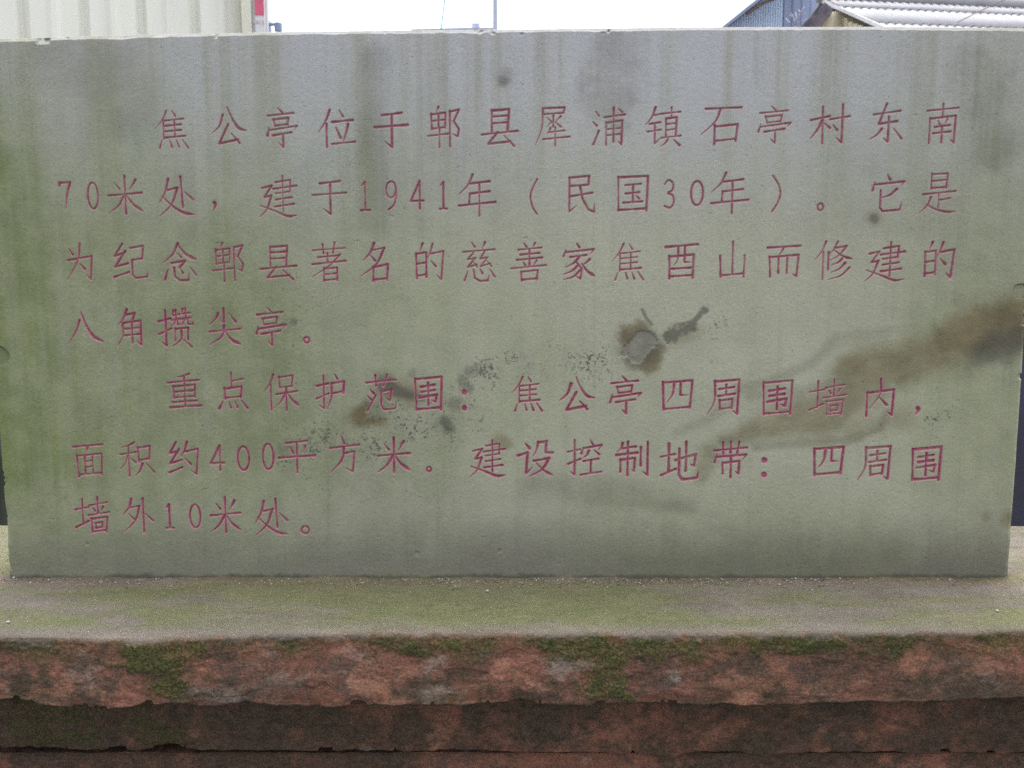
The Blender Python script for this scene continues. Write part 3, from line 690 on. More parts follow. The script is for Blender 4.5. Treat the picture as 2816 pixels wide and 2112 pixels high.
# character, left, top, right, bottom on the face of the tablet, millimetres from its foot
PLACED = '''焦 -503.4 683.8 -457.3 629.8
公 -424.1 687.3 -375.5 635.8
亭 -346.7 686.3 -302.7 630.8
位 -273.3 683.8 -222.1 632.8
于 -194.3 680.8 -147.2 630.8
郫 -118.8 687.8 -73.2 632.3
县 -42.8 684.8 7.9 633.3
犀 33.2 687.3 81.3 634.3
浦 113.2 686.8 160.3 635.3
镇 188.2 687.3 238.4 633.3
石 267.2 688.3 323.0 636.8
亭 347.2 689.3 394.3 636.8
村 421.6 691.2 475.8 637.3
东 505.1 692.2 552.2 638.8
南 585.2 692.2 629.2 637.8
7 -644.5 584.7 -628.0 544.5
0 -605.1 584.7 -589.2 545.0
米 -575.0 592.3 -527.0 539.4
处 -502.6 591.3 -454.0 536.3
， -427.4 556.5 -421.7 542.7
建 -360.2 592.8 -306.9 534.8
于 -284.1 586.2 -236.0 537.3
1 -217.2 584.7 -201.8 543.5
9 -180.4 584.7 -164.0 545.0
4 -144.2 586.2 -126.1 546.0
1 -104.3 584.7 -91.5 545.5
年 -75.8 594.3 -23.6 536.3
（ 25.2 588.2 35.9 538.9
民 78.5 592.3 118.3 541.4
国 151.0 592.3 193.3 543.0
3 216.8 586.7 231.2 547.1
0 254.0 586.7 273.1 550.1
年 284.0 596.8 337.3 539.9
） 371.0 592.8 382.8 542.4
。 435.7 554.4 444.5 543.7
它 512.4 594.3 558.9 541.4
是 581.2 595.8 632.4 540.4
为 -640.2 497.1 -603.7 445.3
纪 -572.8 497.1 -523.3 445.3
念 -502.3 497.6 -454.4 443.3
郫 -430.2 498.1 -384.9 443.3
县 -361.8 494.0 -310.2 445.3
著 -287.0 498.7 -239.1 443.3
名 -217.6 497.6 -176.9 443.3
的 -141.3 497.1 -98.5 444.3
慈 -70.2 499.2 -23.8 443.3
善 -1.3 498.1 49.3 443.8
家 71.9 497.6 119.3 445.9
焦 144.0 498.1 189.9 444.3
酉 220.3 496.1 266.6 447.4
山 297.5 500.2 335.0 448.5
而 366.0 495.0 413.4 449.5
修 435.4 500.2 488.6 445.9
建 508.6 499.2 563.9 443.8
的 589.5 499.2 634.9 447.4
八 -643.7 399.2 -592.7 353.9
角 -572.6 402.9 -534.2 350.7
攒 -512.0 404.4 -461.5 348.6
尖 -439.2 404.4 -394.0 350.7
亭 -371.7 406.0 -327.1 349.1
。 -302.5 363.1 -294.0 354.1
重 -503.1 309.1 -454.8 258.2
点 -430.2 310.7 -386.7 257.1
保 -362.8 308.0 -311.9 254.9
护 -286.2 308.5 -244.3 256.0
范 -214.0 308.0 -168.9 253.3
围 -141.6 304.8 -101.9 255.5
： -72.9 285.3 -66.5 256.8
焦 -0.2 305.9 44.9 252.8
公 69.4 304.3 120.9 254.4
亭 142.9 305.9 189.6 248.5
四 220.5 299.4 263.5 256.0
周 286.0 300.5 332.7 248.5
围 367.4 299.4 410.4 249.0
墙 435.5 300.5 489.1 247.9
内 518.0 301.1 559.4 246.8
， 590.5 260.0 598.0 248.1
面 -647.3 204.4 -603.4 155.8
积 -578.6 207.1 -528.8 155.8
约 -506.6 207.7 -462.2 158.0
4 -444.9 203.3 -425.1 165.2
0 -405.7 202.8 -387.1 164.1
0 -368.6 206.6 -351.1 165.2
平 -344.0 209.8 -290.5 161.9
方 -268.3 216.9 -225.5 161.9
米 -197.5 214.2 -151.0 161.9
。 -126.2 170.9 -119.3 163.2
建 -61.4 210.9 -10.0 155.8
设 8.4 208.8 59.8 156.4
控 82.4 210.9 132.2 156.9
制 154.3 208.2 202.5 156.9
地 220.3 208.2 275.5 150.3
带 298.1 208.2 346.3 154.7
： 369.5 183.4 375.4 156.6
四 445.7 200.6 488.5 158.0
周 511.3 201.7 558.5 150.3
围 590.8 200.6 633.6 150.3
墙 -649.4 124.3 -598.2 71.1
外 -578.7 122.6 -533.9 71.1
1 -516.0 114.3 -503.1 76.7
0 -479.8 114.9 -462.6 76.7
米 -448.3 124.9 -404.1 70.5
处 -382.0 122.1 -334.0 66.1
。 -314.2 80.8 -301.7 68.5'''
STROKES = {}
for ln in GLYPHS.strip().split('\n'):
    p = ln.split('|')
    STROKES[p[0]] = [(s_[0], [tuple(float(v) for v in q.split(',')) for q in s_.split()[1:]]) for s_ in p[1:]]

TX0, TX1, TTH = -0.7545, 0.7455, 0.105
ztop_f = interp([-0.7144, -0.4858, -0.2575, -0.0041, 0.2493, 0.5026, 0.7135],
                [0.7814, 0.7877, 0.7916, 0.7941, 0.7970, 0.7975, 0.7955])

def build_tablet():
    st = 0.00078
    nu = int((TX1 - TX0) / st) + 1; nv = int(0.80 / st) + 1
    U, V = np.meshgrid(np.linspace(0, 1, nu), np.linspace(0, 1, nv))
    X = (TX0 + (TX1 - TX0) * U).astype(np.float32)
    Z0 = -0.004
    zt = ztop_f(X).astype(np.float32)
    Z = (Z0 + (zt - Z0) * V).astype(np.float32)
    gx = (TX1 - TX0) / (nu - 1); gz = 0.80 / (nv - 1)
    carve = np.zeros(X.shape, np.float32); paint = np.zeros(X.shape, np.float32)
    cid = np.full(X.shape, -1, np.int16)
    rnd = random.Random(4)
    wob = fbm(X * 130, Z * 130, 301, 3) - 0.5
    placed = []
    for ln in PLACED.strip().split('\n'):
        c, l, t_, r_, b = ln.split()
        placed.append((c, float(l) / 1000, float(t_) / 1000, float(r_) / 1000, float(b) / 1000))
    zr = zt[0]
    for k, (c, l, t_, r_, b) in enumerate(placed):
        row_low = b < 0.36
        w0 = (0.00218 if row_low else 0.00196) * rnd.uniform(0.93, 1.07)
        if row_low and t_ < 0.27 and l > 0.05: w0 *= 1.10
        strokes = STROKES[c]
        w0 *= 0.86 if len(strokes) > 11 else (0.93 if len(strokes) > 8 else 1.0)
        for ty, pts in strokes:
            if ty == 'o':
                pts = [(50 + 45 * math.cos(a), 50 + 46 * math.sin(a)) for a in np.linspace(0, 2 * math.pi, 33)]
            if ty in 'pncq': pts = catmull(pts)
            if ty == 'k':
                pts = pts + [(pts[0][0] + 1, pts[0][1] + 1)]
            P = [(l + (r_ - l) * x / 100, t_ + (b - t_) * y / 100) for x, y in pts]
            L = [0.0]
            for a, e in zip(P, P[1:]): L.append(L[-1] + math.hypot(e[0] - a[0], e[1] - a[1]))
            tot = L[-1] or 1e-6
            kw = rnd.uniform(0.88, 1.12)
            def wid(i):
                t = L[i] / tot
                if ty == 'h': return w0 * kw * (1.05 - 0.35 * math.sin(math.pi * t)) if len(P) == 2 else w0 * kw
                if ty == 'p': return w0 * kw * (1.15 - 0.75 * t ** 1.3)
                if ty == 'n': return w0 * kw * np.interp(t, [0, .3, .8, 1], [0.6, 0.85, 1.35, 0.55])
                if ty == 'd': return w0 * kw * np.interp(t, [0, .7, 1], [0.55, 1.2, 1.1])
                if ty == 'g': return w0 * kw * (0.35 if i == len(P) - 1 else 1.0)
                if ty == 'q': return w0 * np.interp(t, [0, .35, 1], [1.5, 1.2, 0.35])
                if ty == 'k': return w0 * 2.0
                return w0 * 0.9
            for i in range(len(P) - 1):
                (ax, az), (bx, bz) = P[i], P[i + 1]
                wa_, wb_ = wid(i), wid(i + 1)
                if ty == 'h' and len(P) == 2:      # thinner waist: split in two
                    mx, mz = (ax + bx) / 2, (az + bz) / 2
                    segs = [((ax, az), (mx, mz), wa_, w0 * kw * .78), ((mx, mz), (bx, bz), w0 * kw * .78, wb_)]
                else:
                    segs = [((ax, az), (bx, bz), wa_, wb_)]
                for (a, e, w1, w2) in segs:
                    pad = max(w1, w2) + 0.003
                    i0 = max(int((min(a[0], e[0]) - pad - TX0) / gx), 0); i1 = min(int((max(a[0], e[0]) + pad - TX0) / gx) + 2, nu)
                    zz = zr[(i0 + i1) // 2] - Z0
                    j0 = max(int((min(a[1], e[1]) - pad - Z0) / zz * (nv - 1)), 0); j1 = min(int((max(a[1], e[1]) + pad - Z0) / zz * (nv - 1)) + 2, nv)
                    sx, sz = X[j0:j1, i0:i1], Z[j0:j1, i0:i1]
                    dx, dz = e[0] - a[0], e[1] - a[1]; LL = dx * dx + dz * dz + 1e-12
                    t = np.clip(((sx - a[0]) * dx + (sz - a[1]) * dz) / LL, 0, 1)
                    dd = np.hypot(sx - a[0] - t * dx, sz - a[1] - t * dz)
                    w = (w1 + (w2 - w1) * t) * (1 + 0.30 * wob[j0:j1, i0:i1])
                    dep = np.clip(w - dd, 0, None) * 1.75
                    dep = np.minimum(dep, 0.0036 if ty != 'k' else 0.0035)
                    cv = carve[j0:j1, i0:i1]; np.maximum(cv, dep, out=cv)
                    pm = 1 - sstep(0.92, 1.22, dd / w)
                    pv = paint[j0:j1, i0:i1]; np.maximum(pv, pm, out=pv)
                    ci = cid[j0:j1, i0:i1]; ci[dd < w + 0.0012] = k
    # ---- weather masks
    alg = np.zeros(X.shape, np.float32); rust = alg.copy(); soot = alg.copy(); pale = alg.copy(); dirt = alg.copy()
    N1 = fbm(X * 5, Z * 3, 201, 5, 0.6); N2 = fbm(X * 30, Z * 30, 202, 5, 0.65); ST = fbm(X * 34, Z * 1.3, 203, 5, 0.68)
    N3 = fbm(X * 330, Z * 330, 204, 4, 0.75)
    leftg = np.interp(X, [-0.75, -0.66, -0.52, -0.3, 0.1, 0.45, 0.75], [0.74, 0.66, 0.46, 0.32, 0.18, 0.19, 0.32])
    vert = np.interp(Z, [0.0, 0.06, 0.18, 0.40, 0.60, 0.70, 0.80], [0.12, 0.45, 1.0, 0.95, 0.75, 0.45, 0.15])
    alg = np.clip(1.3 * leftg * vert * (0.35 + 1.3 * N1) * (0.6 + 0.8 * ST), 0, 0.95)
    alg = np.maximum(alg, blob(X, Z, [(0.1577, 0.1069,.10),(0.5366, 0.0903,.10)], 1, .9, .5, 9) * .28)
    alg = np.maximum(alg, blob(X, Z, [(-0.0580, 0.1621,.12)], 2, .9, .5, 9) * .10)
    alg = np.maximum(alg, blob(X, Z, [(-0.7031, 0.2438,.05),(-0.6957, 0.1069,.055)], 3, .9, .6, 16) * .62)
    alg = np.maximum(alg, blob(X, Z, [(0.6467, 0.5077,.08),(0.6927, 0.1895,.05)], 5, .9, .5, 16) * .30)
    pale = 0.55 * blob(X, Z, [(-0.0569, 0.3879,.16),(0.2575, 0.4508,.18),(0.4174, 0.3774,.14)], 6, .9, .5, 8)
    pale = np.maximum(pale, .5 * blob(X, Z, [(0.0493, 0.1895,.10),(0.5562, 0.2384,.10)], 7, .9, .5, 10))
    pale = np.maximum(pale, .35 * blob(X, Z, [(0.2012, 0.6601,.10),(0.0731, 0.6249,.10)], 8, .9, .5, 10))
    pale = np.maximum(pale, .6 * blob(X, Z, [(0.4477, 0.2815,.03),(0.3920, 0.3509,.05),(0.3029, 0.3243,.06)], 9, .8, .5, 14))
    # dirt: a splash band along the foot, streaks from the top
    foot = sstep(0.150, 0.012, Z + (N1 - 0.5) * 0.035)
    dirt = np.clip(foot * 0.22, 0, 0.95)
    topst = sstep(0.50, 0.80, Z) * sstep(0.50, 0.78, ST)
    dirt = np.maximum(dirt, topst * 0.16)
    dirt = np.maximum(dirt, .36 * blob(X, Z, [(0.1433, 0.7691,.03),(0.1390, 0.7050,.035),(0.1497, 0.6701,.014)], 12, .95, 1.3, 40) * (.3 + 1.2 * ST))
    dirt = np.maximum(dirt, .36 * blob(X, Z, [(0.6534, 0.7347,.03),(0.6853, 0.6350,.03)], 13, .95, 1.2, 34) * (.3 + 1.2 * ST))
    dirt = np.maximum(dirt, .38 * blob(X, Z, [(-0.1924, 0.7495,.02),(-0.1912, 0.5334,.02)], 14, .8, .6, 14) * (0.4 + ST))
    dirt = np.maximum(dirt, .30 * blob(X, Z, [(-0.5507, 0.7099,.05),(-0.6142, 0.7593,.05)], 15, .8, .6, 14))
    dirt = np.maximum(dirt, .42 * blob(X, Z, [(0.0388, 0.1456,.03),(0.2657, 0.1069,.012)], 16, .9, .8, 20))
    dirt = dirt * np.clip(0.35 + 1.3 * N2, 0, 1.2)
    foot2 = sstep(0.118, 0.020, Z + (N1 - 0.5) * 0.03 + (ST - .5) * 0.03 + (N2 - .5) * .012)
    dirt = np.maximum(dirt, foot2 * np.interp(X, [-.75, -.4, 0, .4, .75], [.68, .68, .76, .88, .92]) * (.82 + .25 * N3))
    # rust plume
    rust = np.maximum(rust, .80 * blob(X, Z, [(0.7539, 0.3879,.050),(0.6809, 0.3774,.042),(0.6291, 0.3615,.024)], 21, .55, .45, 24))
    rust = np.maximum(rust, .62 * blob(X, Z, [(0.6512, 0.3456,.034),(0.5677, 0.3243,.030),(0.4887, 0.3137,.020)], 22, .7, .5, 20))
    rust = np.maximum(rust, .60 * blob(X, Z, [(0.5362, 0.3190,.030),(0.4754, 0.2546,.032),(0.3855, 0.2357,.022),(0.3115, 0.2085,.012)], 23, .8, .7, 18))
    rust = np.maximum(rust, .34 * blob(X, Z, [(0.5719, 0.2438,.018),(0.5033, 0.2276,.022)], 24, .8, .6, 24))
    rust = np.maximum(rust, .50 * blob(X, Z, [(0.2958, 0.1949,.014),(0.2807, 0.1566,.010)], 25, .8, .8, 30))
    soot = np.maximum(soot, .62 * blob(X, Z, [(0.7609, 0.3642,.024),(0.7142, 0.3509,.026),(0.6834, 0.3376,.018)], 26, .7, .6, 26))
    for pts, a_, r_, sd in (([(2300,930),(2230,1000),(2120,1050),(2030,1070)], .25, .007, 31), ([(2020,1100),(1950,1150),(1860,1190)], .22, .007, 32),
                            ([(2440,1130),(2420,1180),(2330,1210),(2210,1220),(2080,1230)], .30, .006, 33), ([(2330,1045),(2200,1075),(2060,1090)], .20, .008, 34), ([(2500,900),(2330,925),(2260,970)], .18, .008, 35)):
        dirt = np.maximum(dirt, a_ * 1.3 * blob(X, Z, [(*sl2(*p), r_) for p in pts], sd, .9, .5, 30))
    rust = np.clip(rust * 1.12 * np.clip(0.50 + 1.0 * fbm(X * 14, Z * 18, 231, 6, 0.68), 0, 1.2), 0, .93)
    # mineral knot with a brown halo, dark smear beside it, hair crack above
    rust = np.maximum(rust, .85 * blob(X, Z, [(0.1779, 0.3615,.024),(0.1941, 0.3376,.026)], 41, .35, .45, 60))
    soot = np.maximum(soot, .50 * blob(X, Z, [(0.1783, 0.3323,.014),(0.2020, 0.3430,.014)], 42, .5, .7, 80))
    knot = blob(X, Z, [(0.1787, 0.3446,.017),(0.1922, 0.3552,.018)], 43, .12, .5, 80)
    rust *= 1 - knot; soot *= 1 - knot; pale = np.maximum(pale * (1 - knot), 0); dirt = np.maximum(dirt * (1 - knot), .52 * knot * (.5 + N2))
    alg = alg * (1 - knot)
    halo = blob(X, Z, [(0.1765, 0.3456,.023),(0.1954, 0.3530,.023)], 47, .55, .7, 70) * (1 - knot)
    soot = np.maximum(soot, .42 * halo); soot = np.maximum(soot, .16 * knot * (.5 + N2))
    sm = blob(X, Z, [(0.2269, 0.3642,.009),(0.2410, 0.3689,.010),(0.2582, 0.3774,.008),(0.2669, 0.3879,.004),(0.2787, 0.4005,.005)], 44, .6, 1.1, 110)
    soot = np.maximum(soot, .62 * sm)
    rust = np.maximum(rust, .45 * blob(X, Z, [(0.2333, 0.3589,.014),(0.2568, 0.3694,.014)], 45, .7, .7, 60))
    soot = np.maximum(soot, .55 * blob(X, Z, [(0.1882, 0.4037,.0022),(0.1937, 0.3921,.0030),(0.2023, 0.3816,.0024)], 46, .5, .6, 90))
    # stain under the fifth line
    rust = np.maximum(rust, .95 * blob(X, Z, [(-0.2230, 0.2438,.014),(-0.2120, 0.2600,.010)], 51, .7, .6, 50))
    rust = np.maximum(rust, .9 * blob(X, Z, [(-0.2204, 0.2395,.008),(-0.1910, 0.2411,.008)], 52, .8, .5, 50))
    rust = np.maximum(rust, .6 * blob(X, Z, [(-0.1796, 0.2896,.018),(-0.1478, 0.2788,.014)], 53, .8, .8, 46))
    soot = np.maximum(soot, .66 * blob(X, Z, [(-0.1848, 0.2923,.012),(-0.1637, 0.2815,.008),(-0.1319, 0.2735,.006)], 54, .8, .8, 50))
    bl = blob(X, Z, [(-0.2015, 0.2546,.010),(-0.1852, 0.2681,.010)], 55, .5, .5, 50); pale = np.maximum(pale, .0 * bl); rust *= 1 - .9 * bl; dirt = np.maximum(dirt, .45 * bl)
    rust = np.maximum(rust, .55 * blob(X, Z, [(-0.0177, 0.2085,.010),(-0.0070, 0.2047,.008)], 56, .7, .7, 60))
    rust = np.maximum(rust, .55 * blob(X, Z, [(0.7376, 0.0930,.012)], 57, .6, .5, 50)); soot = np.maximum(soot, .3 * blob(X, Z, [(0.7430, 0.0930,.008)], 58, .6, .5, 50))
    rust = np.maximum(rust, .40 * blob(X, Z, [(0.7050, 0.0958,.007)], 59, .8, .5, 50))
    soot = np.maximum(soot, .55 * blob(X, Z, [(0.5169, 0.5329,.0062)], 60, .5, .4, 90)); rust = np.maximum(rust, .35 * blob(X, Z, [(0.5179, 0.5329,.013)], 61, .6, .6, 60))
    soot = np.maximum(soot, .42 * blob(X, Z, [(-0.0112, 0.7228,.0065)], 62, .6, .5, 90)); dirt = np.maximum(dirt, .4 * blob(X, Z, [(-0.0112, 0.7273,.012)], 63, .8, .6, 60))
    # black lichen freckles strewn along a diagonal
    fre = np.zeros(X.shape, np.float32)
    for pts, sd, a_ in (([(800,1240,.03),(1000,1180,.05),(1220,1160,.05),(1320,1040,.04)], 71, 1.0), ([(1300,1020,.03),(1560,990,.035),(1740,990,.035),(1950,880,.03)], 72, .9), ([(820,890,.03),(860,990,.02),(900,980,.02)], 73, .8), ([(2560,1150,.014),(2620,1130,.014)], 74, .9), ([(2350,1090,.03)], 75, .5), ([(1100,1240,.03),(820,1300,.02)], 76, .7)):
        fre = np.maximum(fre, a_ * blob(X, Z, [(*sl2(p[0], p[1]), p[2]) for p in pts], sd, .9, .7, 24))
    soot = np.maximum(soot, .78 * sstep(0.57, 0.74, N3 + (fre - 1) * 0.34 + (N2 - 0.5) * 0.55) * (fre > 0.01))
    for pts, sd, a_ in (([(1222,1160,.007),(1232,1182,.008)], 81, .80), ([(1292,1025,.008),(1310,1015,.007)], 82, .52), ([(1270,1045,.006),(1285,1065,.008)], 83, .55), ([(1255,1110,.008)], 84, .55), ([(775,1240,.010),(790,1225,.008)], 85, .42), ([(1135,1030,.006)], 86, .35), ([(1195,1170,.006)], 87, .35), ([(1455,1010,.008)], 88, .35), ([(808,885,.004)], 89, .5), ([(1100,1345,.01)], 90, .0)):
        soot = np.maximum(soot, a_ * blob(X, Z, [(*sl2(p[0], p[1]), p[2]) for p in pts], sd, .95, 1.3, 70) * (0.35 + 1.1 * N3))
    soot = np.maximum(soot, .35 * sstep(0.80, 0.86, N3))
    # scuffs and scratches
    scr = np.zeros(X.shape, np.float32)
    for pts, r_, a_ in (([(2290,1000),(2380,1065)], .0009, .55), ([(2590,905),(2690,1035)], .0009, .6), ([(2640,1000),(2652,1090)], .0007, .45), ([(1740,840),(1755,925)], .0006, .5), ([(1600,1180),(1420,1172)], .0009, .25), ([(1660,1060),(1410,1068)], .0006, .25),
                        ([(1130,1505),(1165,1525)], .004, .35), ([(1360,1500),(1385,1535)], .004, .38), ([(770,1512),(795,1514)], .0022, .4), ([(1510,1557),(1565,1553)], .0022, .45), ([(1590,880),(1850,830)], .0006, .22), ([(50,1120),(95,1145)], .0008, .3), ([(1420,1190),(1408,1160)], .0012, .25), ([(1595,1290),(1630,1240)], .0012, .4), ([(1530,1530),(1545,1545)], .002, .4)):
        scr = np.maximum(scr, a_ * blob(X, Z, [(*sl2(*p), r_) for p in pts], 95, .6, .35, 200))
    pale = np.maximum(pale, scr)
    for (px, py, r_) in ((1148,1520,.006), (1374,1512,.005), (1000,1500,.003), (240,1495,.003), (250,1370,.004), (640,1495,.004), (2330,1530,.003)):
        pale = np.maximum(pale, .45 * blob(X, Z, [(*sl2(px, py), r_)], int(px), .6, .8, 120))
    # small dark lichen spots, pits and drip lines
    sp = fbm(X * 170 + 3 * N2, Z * 170 + 3 * N1, 241, 4, .55)
    soot = np.maximum(soot, .30 * sstep(.78, .86, sp) * (0.3 + N1))
    drip = sstep(0.56, 0.74, fbm(X * 85, Z * 0.8, 243, 4, .65)) * sstep(0.50, 0.62, fbm(X * 9, Z * 5, 244, 3, .6)) * sstep(.16, .3, Z)
    dirt = np.maximum(dirt, .12 * drip)
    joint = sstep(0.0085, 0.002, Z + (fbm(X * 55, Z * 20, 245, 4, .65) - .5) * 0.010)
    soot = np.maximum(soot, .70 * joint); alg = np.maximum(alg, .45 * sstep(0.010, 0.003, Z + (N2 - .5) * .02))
    # ---- relief
    yd = carve.copy()
    yd += (fbm(X * 7, Z * 7, 401, 3) - 0.5) * 0.0018 + (fbm(X * 260, Z * 260, 402, 2) - 0.5) * 0.00035
    yd += 0.0022 * knot + 0.0014 * sm + 0.0005 * sstep(.78, .86, sp)
    # chipped arrises and the two old repairs at the sides
    ex = np.minimum(X - TX0, TX1 - X); ez = zt - Z
    ew = np.minimum(ex, ez)
    bev = 0.0048 + 0.003 * sstep(0.55, 0.8, fbm(X * 12, Z * 12, 411, 4)) + 0.0016 * (fbm(X * 90, Z * 90, 412, 3) - .5)
    bev = bev + 0.005 * sstep(0.66, 0.74, fbm(X * 26, Z * 26, 413, 4, .65)) * sstep(.01, .0, ew - .01)
    yd += np.clip(bev - ew, 0, None) * 0.95
    chip = blob(X, Z, [(0.7332, 0.4299,.010)], 97, .12, .35, 60) + blob(X, Z, [(-0.7470, 0.3350,.013)], 98, .10, .3, 60)
    yd += 0.004 * chip; pale = np.maximum(pale, .40 * (chip > .1) * blob(X, Z, [(0.7332, 0.4299,.010)], 97, .12, .35, 60))
    soot = np.maximum(soot, .6 * (np.abs(chip - .5) < .42))
    for (px, py, r_) in ((1148,1522,.004), (1374,1514,.003), (240,1495,.002)):
        yd += 0.0015 * blob(X, Z, [(*sl2(px, py), r_)], int(px), .5, .7, 150)
    pale = pale * sstep(0.0, 0.006, ez); dirt = np.maximum(dirt, .42 * sstep(0.007, 0.002, ez) * (.5 + N2))
    top_glare = sstep(0.44, 0.74, Z + (N1 - .5) * .12) * (0.55 + 0.45 * sstep(0.75, 0.35, ST)) * np.interp(X, [-.75, -.6, -.3, .2, .6, .75], [.35, .6, .95, 1, .75, .45])  # bluish sky glare painted into the colour of the upper face
    wear = 1 - 0.35 * sstep(0.5, 0.75, N2)
    rim = np.clip(paint * (1 - sstep(0.0004, 0.0013, carve)), 0, 1) * 0.75
    paintm = paint * np.interp(Z, [0, .35, .5, .8], [1, 1, .88, .80]) * wear * np.where(carve > 0.0004, 1, .8)
    wa = np.stack([alg * (1 - .4 * paint), rust * (1 - .6 * paint), soot * (1 - .7 * paint), np.ones_like(alg)], -1)
    wb = np.stack([pale, dirt * (1 - .5 * paint), paintm, np.ones_like(alg)], -1)
    wc = np.stack([top_glare * (1 - .5 * paint), rim, 0 * alg, np.ones_like(alg)], -1)
    co = np.stack([X, yd, Z], -1)
    idx = np.arange(nu * nv).reshape(nv, nu)
    q = np.stack([idx[:-1, :-1], idx[:-1, 1:], idx[1:, 1:], idx[1:, :-1]], -1)
    cq = np.maximum(np.maximum(cid[:-1, :-1], cid[:-1, 1:]), np.maximum(cid[1:, 1:], cid[1:, :-1]))
    cof, waf, wbf, wcf = co.reshape(-1, 3), wa.reshape(-1, 4), wb.reshape(-1, 4), wc.reshape(-1, 4)
    # slab = plain cells of the face + sides, top, back
    body = q[cq < 0]
    def sub(qq):
        u, inv = np.unique(qq.ravel(), return_inverse=True)
        return u, inv.reshape(-1, 4)
    u, qi = sub(body)
    nb = len(u)
    remap = np.full(nu * nv, -1, np.int64); remap[u] = np.arange(nb)
    loop = np.concatenate([idx[0, :], idx[1:, -1], idx[-1, -2::-1], idx[-2:0:-1, 0]])
    fr = remap[loop]
    edge_co = cof[loop]
    mid_co = edge_co.copy(); mid_co[:, 1] = 0.03
    back_co = edge_co.copy(); back_co[:, 1] = TTH
    nl = len(loop)
    ia = nb + np.arange(nl); ib = ia + nl
    nx = lambda a: np.roll(a, -1)
    side = np.concatenate([np.stack([fr, ia, nx(ia), nx(fr)], -1), np.stack([ia, ib, nx(ib), nx(ia)], -1)])
    cv = np.concatenate([cof[u], mid_co, back_co])
    eA = waf[loop].copy(); eA[:, 2] *= .3; eB = wbf[loop].copy(); eB[:, 1] = 0
    me = np_mesh('stone_tablet', cv, np.concatenate([qi, side]), {'wear_a': np.concatenate([waf[u], eA, eA]), 'wear_b': np.concatenate([wbf[u], eB, eB]), 'glare_wear_c': np.concatenate([wcf[u], wcf[loop], wcf[loop]])})
    slab = link('stone_tablet', me, None, (M_TAB,))
    tag(slab, 'grey green stone tablet engraved with seven lines of red painted Chinese characters', 'stone tablet')
    bk = MB(); bk.box((TX0 + .002, TTH - .004, -0.002), (TX1 - .002, TTH + .002, 0.776))
    bk.build('rough_back', M_TAB, slab)
    PUNC = '，（）。：'
    flat = cq.ravel(); qf = q.reshape(-1, 4)
    order = np.argsort(flat, kind='stable'); fs = flat[order]
    for k, (c, *_r) in enumerate(placed):
        a, b = np.searchsorted(fs, k), np.searchsorted(fs, k + 1)
        if b <= a: continue
        u, qi = sub(qf[order[a:b]])
        nm = 'punctuation_mark' if c in PUNC else ('numeral' if c.isdigit() else 'character')
        me = np_mesh(nm, cof[u], qi, {'wear_a': waf[u], 'wear_b': wbf[u], 'glare_wear_c': wcf[u]})
        link(nm, me, slab, (M_TAB,))
def blob(X, Z, pts, seed, soft, warp, ws):
    return blob2(X, Z, pts, seed, soft, warp, ws)
def sl2(px, py):
    """photo survey point -> metres on the tablet face (the survey was taken square to the camera)"""
    u = (px - 1408.0) / 2763.0; v = (1056.0 - py) / 2763.0
    c, s_ = math.cos(R(7.7)), math.sin(R(7.7))
    k = 1.454 / (c + v * s_)
    return (u * k, 0.491 + (-s_ + v * c) * k)
build_tablet()

# ------------------------------------------------------------------ grit, chips and twig on the ledge
def lump(name, loc, r, seed, m):
    rr = random.Random(seed)
    bm = bmesh.new()
    bmesh.ops.create_icosphere(bm, subdivisions=2, radius=r)
    for v in bm.verts:
        k = 0.7 + 0.5 * rr.random()
        v.co = Vector((v.co.x * k * 1.25, v.co.y * k, v.co.z * k * 0.75))
    me = bpy.data.meshes.new(name); bm.to_mesh(me); bm.free()
    o = link(name, me, None, (m,)); o.location = loc; o.rotation_euler = (0, 0, rr.random() * 6)
    return o
for (px, py, r_, lab) in ((38, 1592, .0028, 'pale round stone chip on the ledge by the left foot of the tablet'),
                          (2742, 1683, .0022, 'white stone chip lying alone on the right part of the ledge'),
                          (1340, 1628, .0024, 'pale stone chip in the grit along the middle of the tablet foot'),
                          (22, 1714, .0024, 'small pale chip near the front edge at the left end of the ledge')):
    x, y, z = GR3(px, py)
    o = lump('stone_chip', (x, y, 0.0022), r_ * .75, px, M['chip'])
    tag(o, lab, 'stone chip', 'loose stone chips on the ledge')

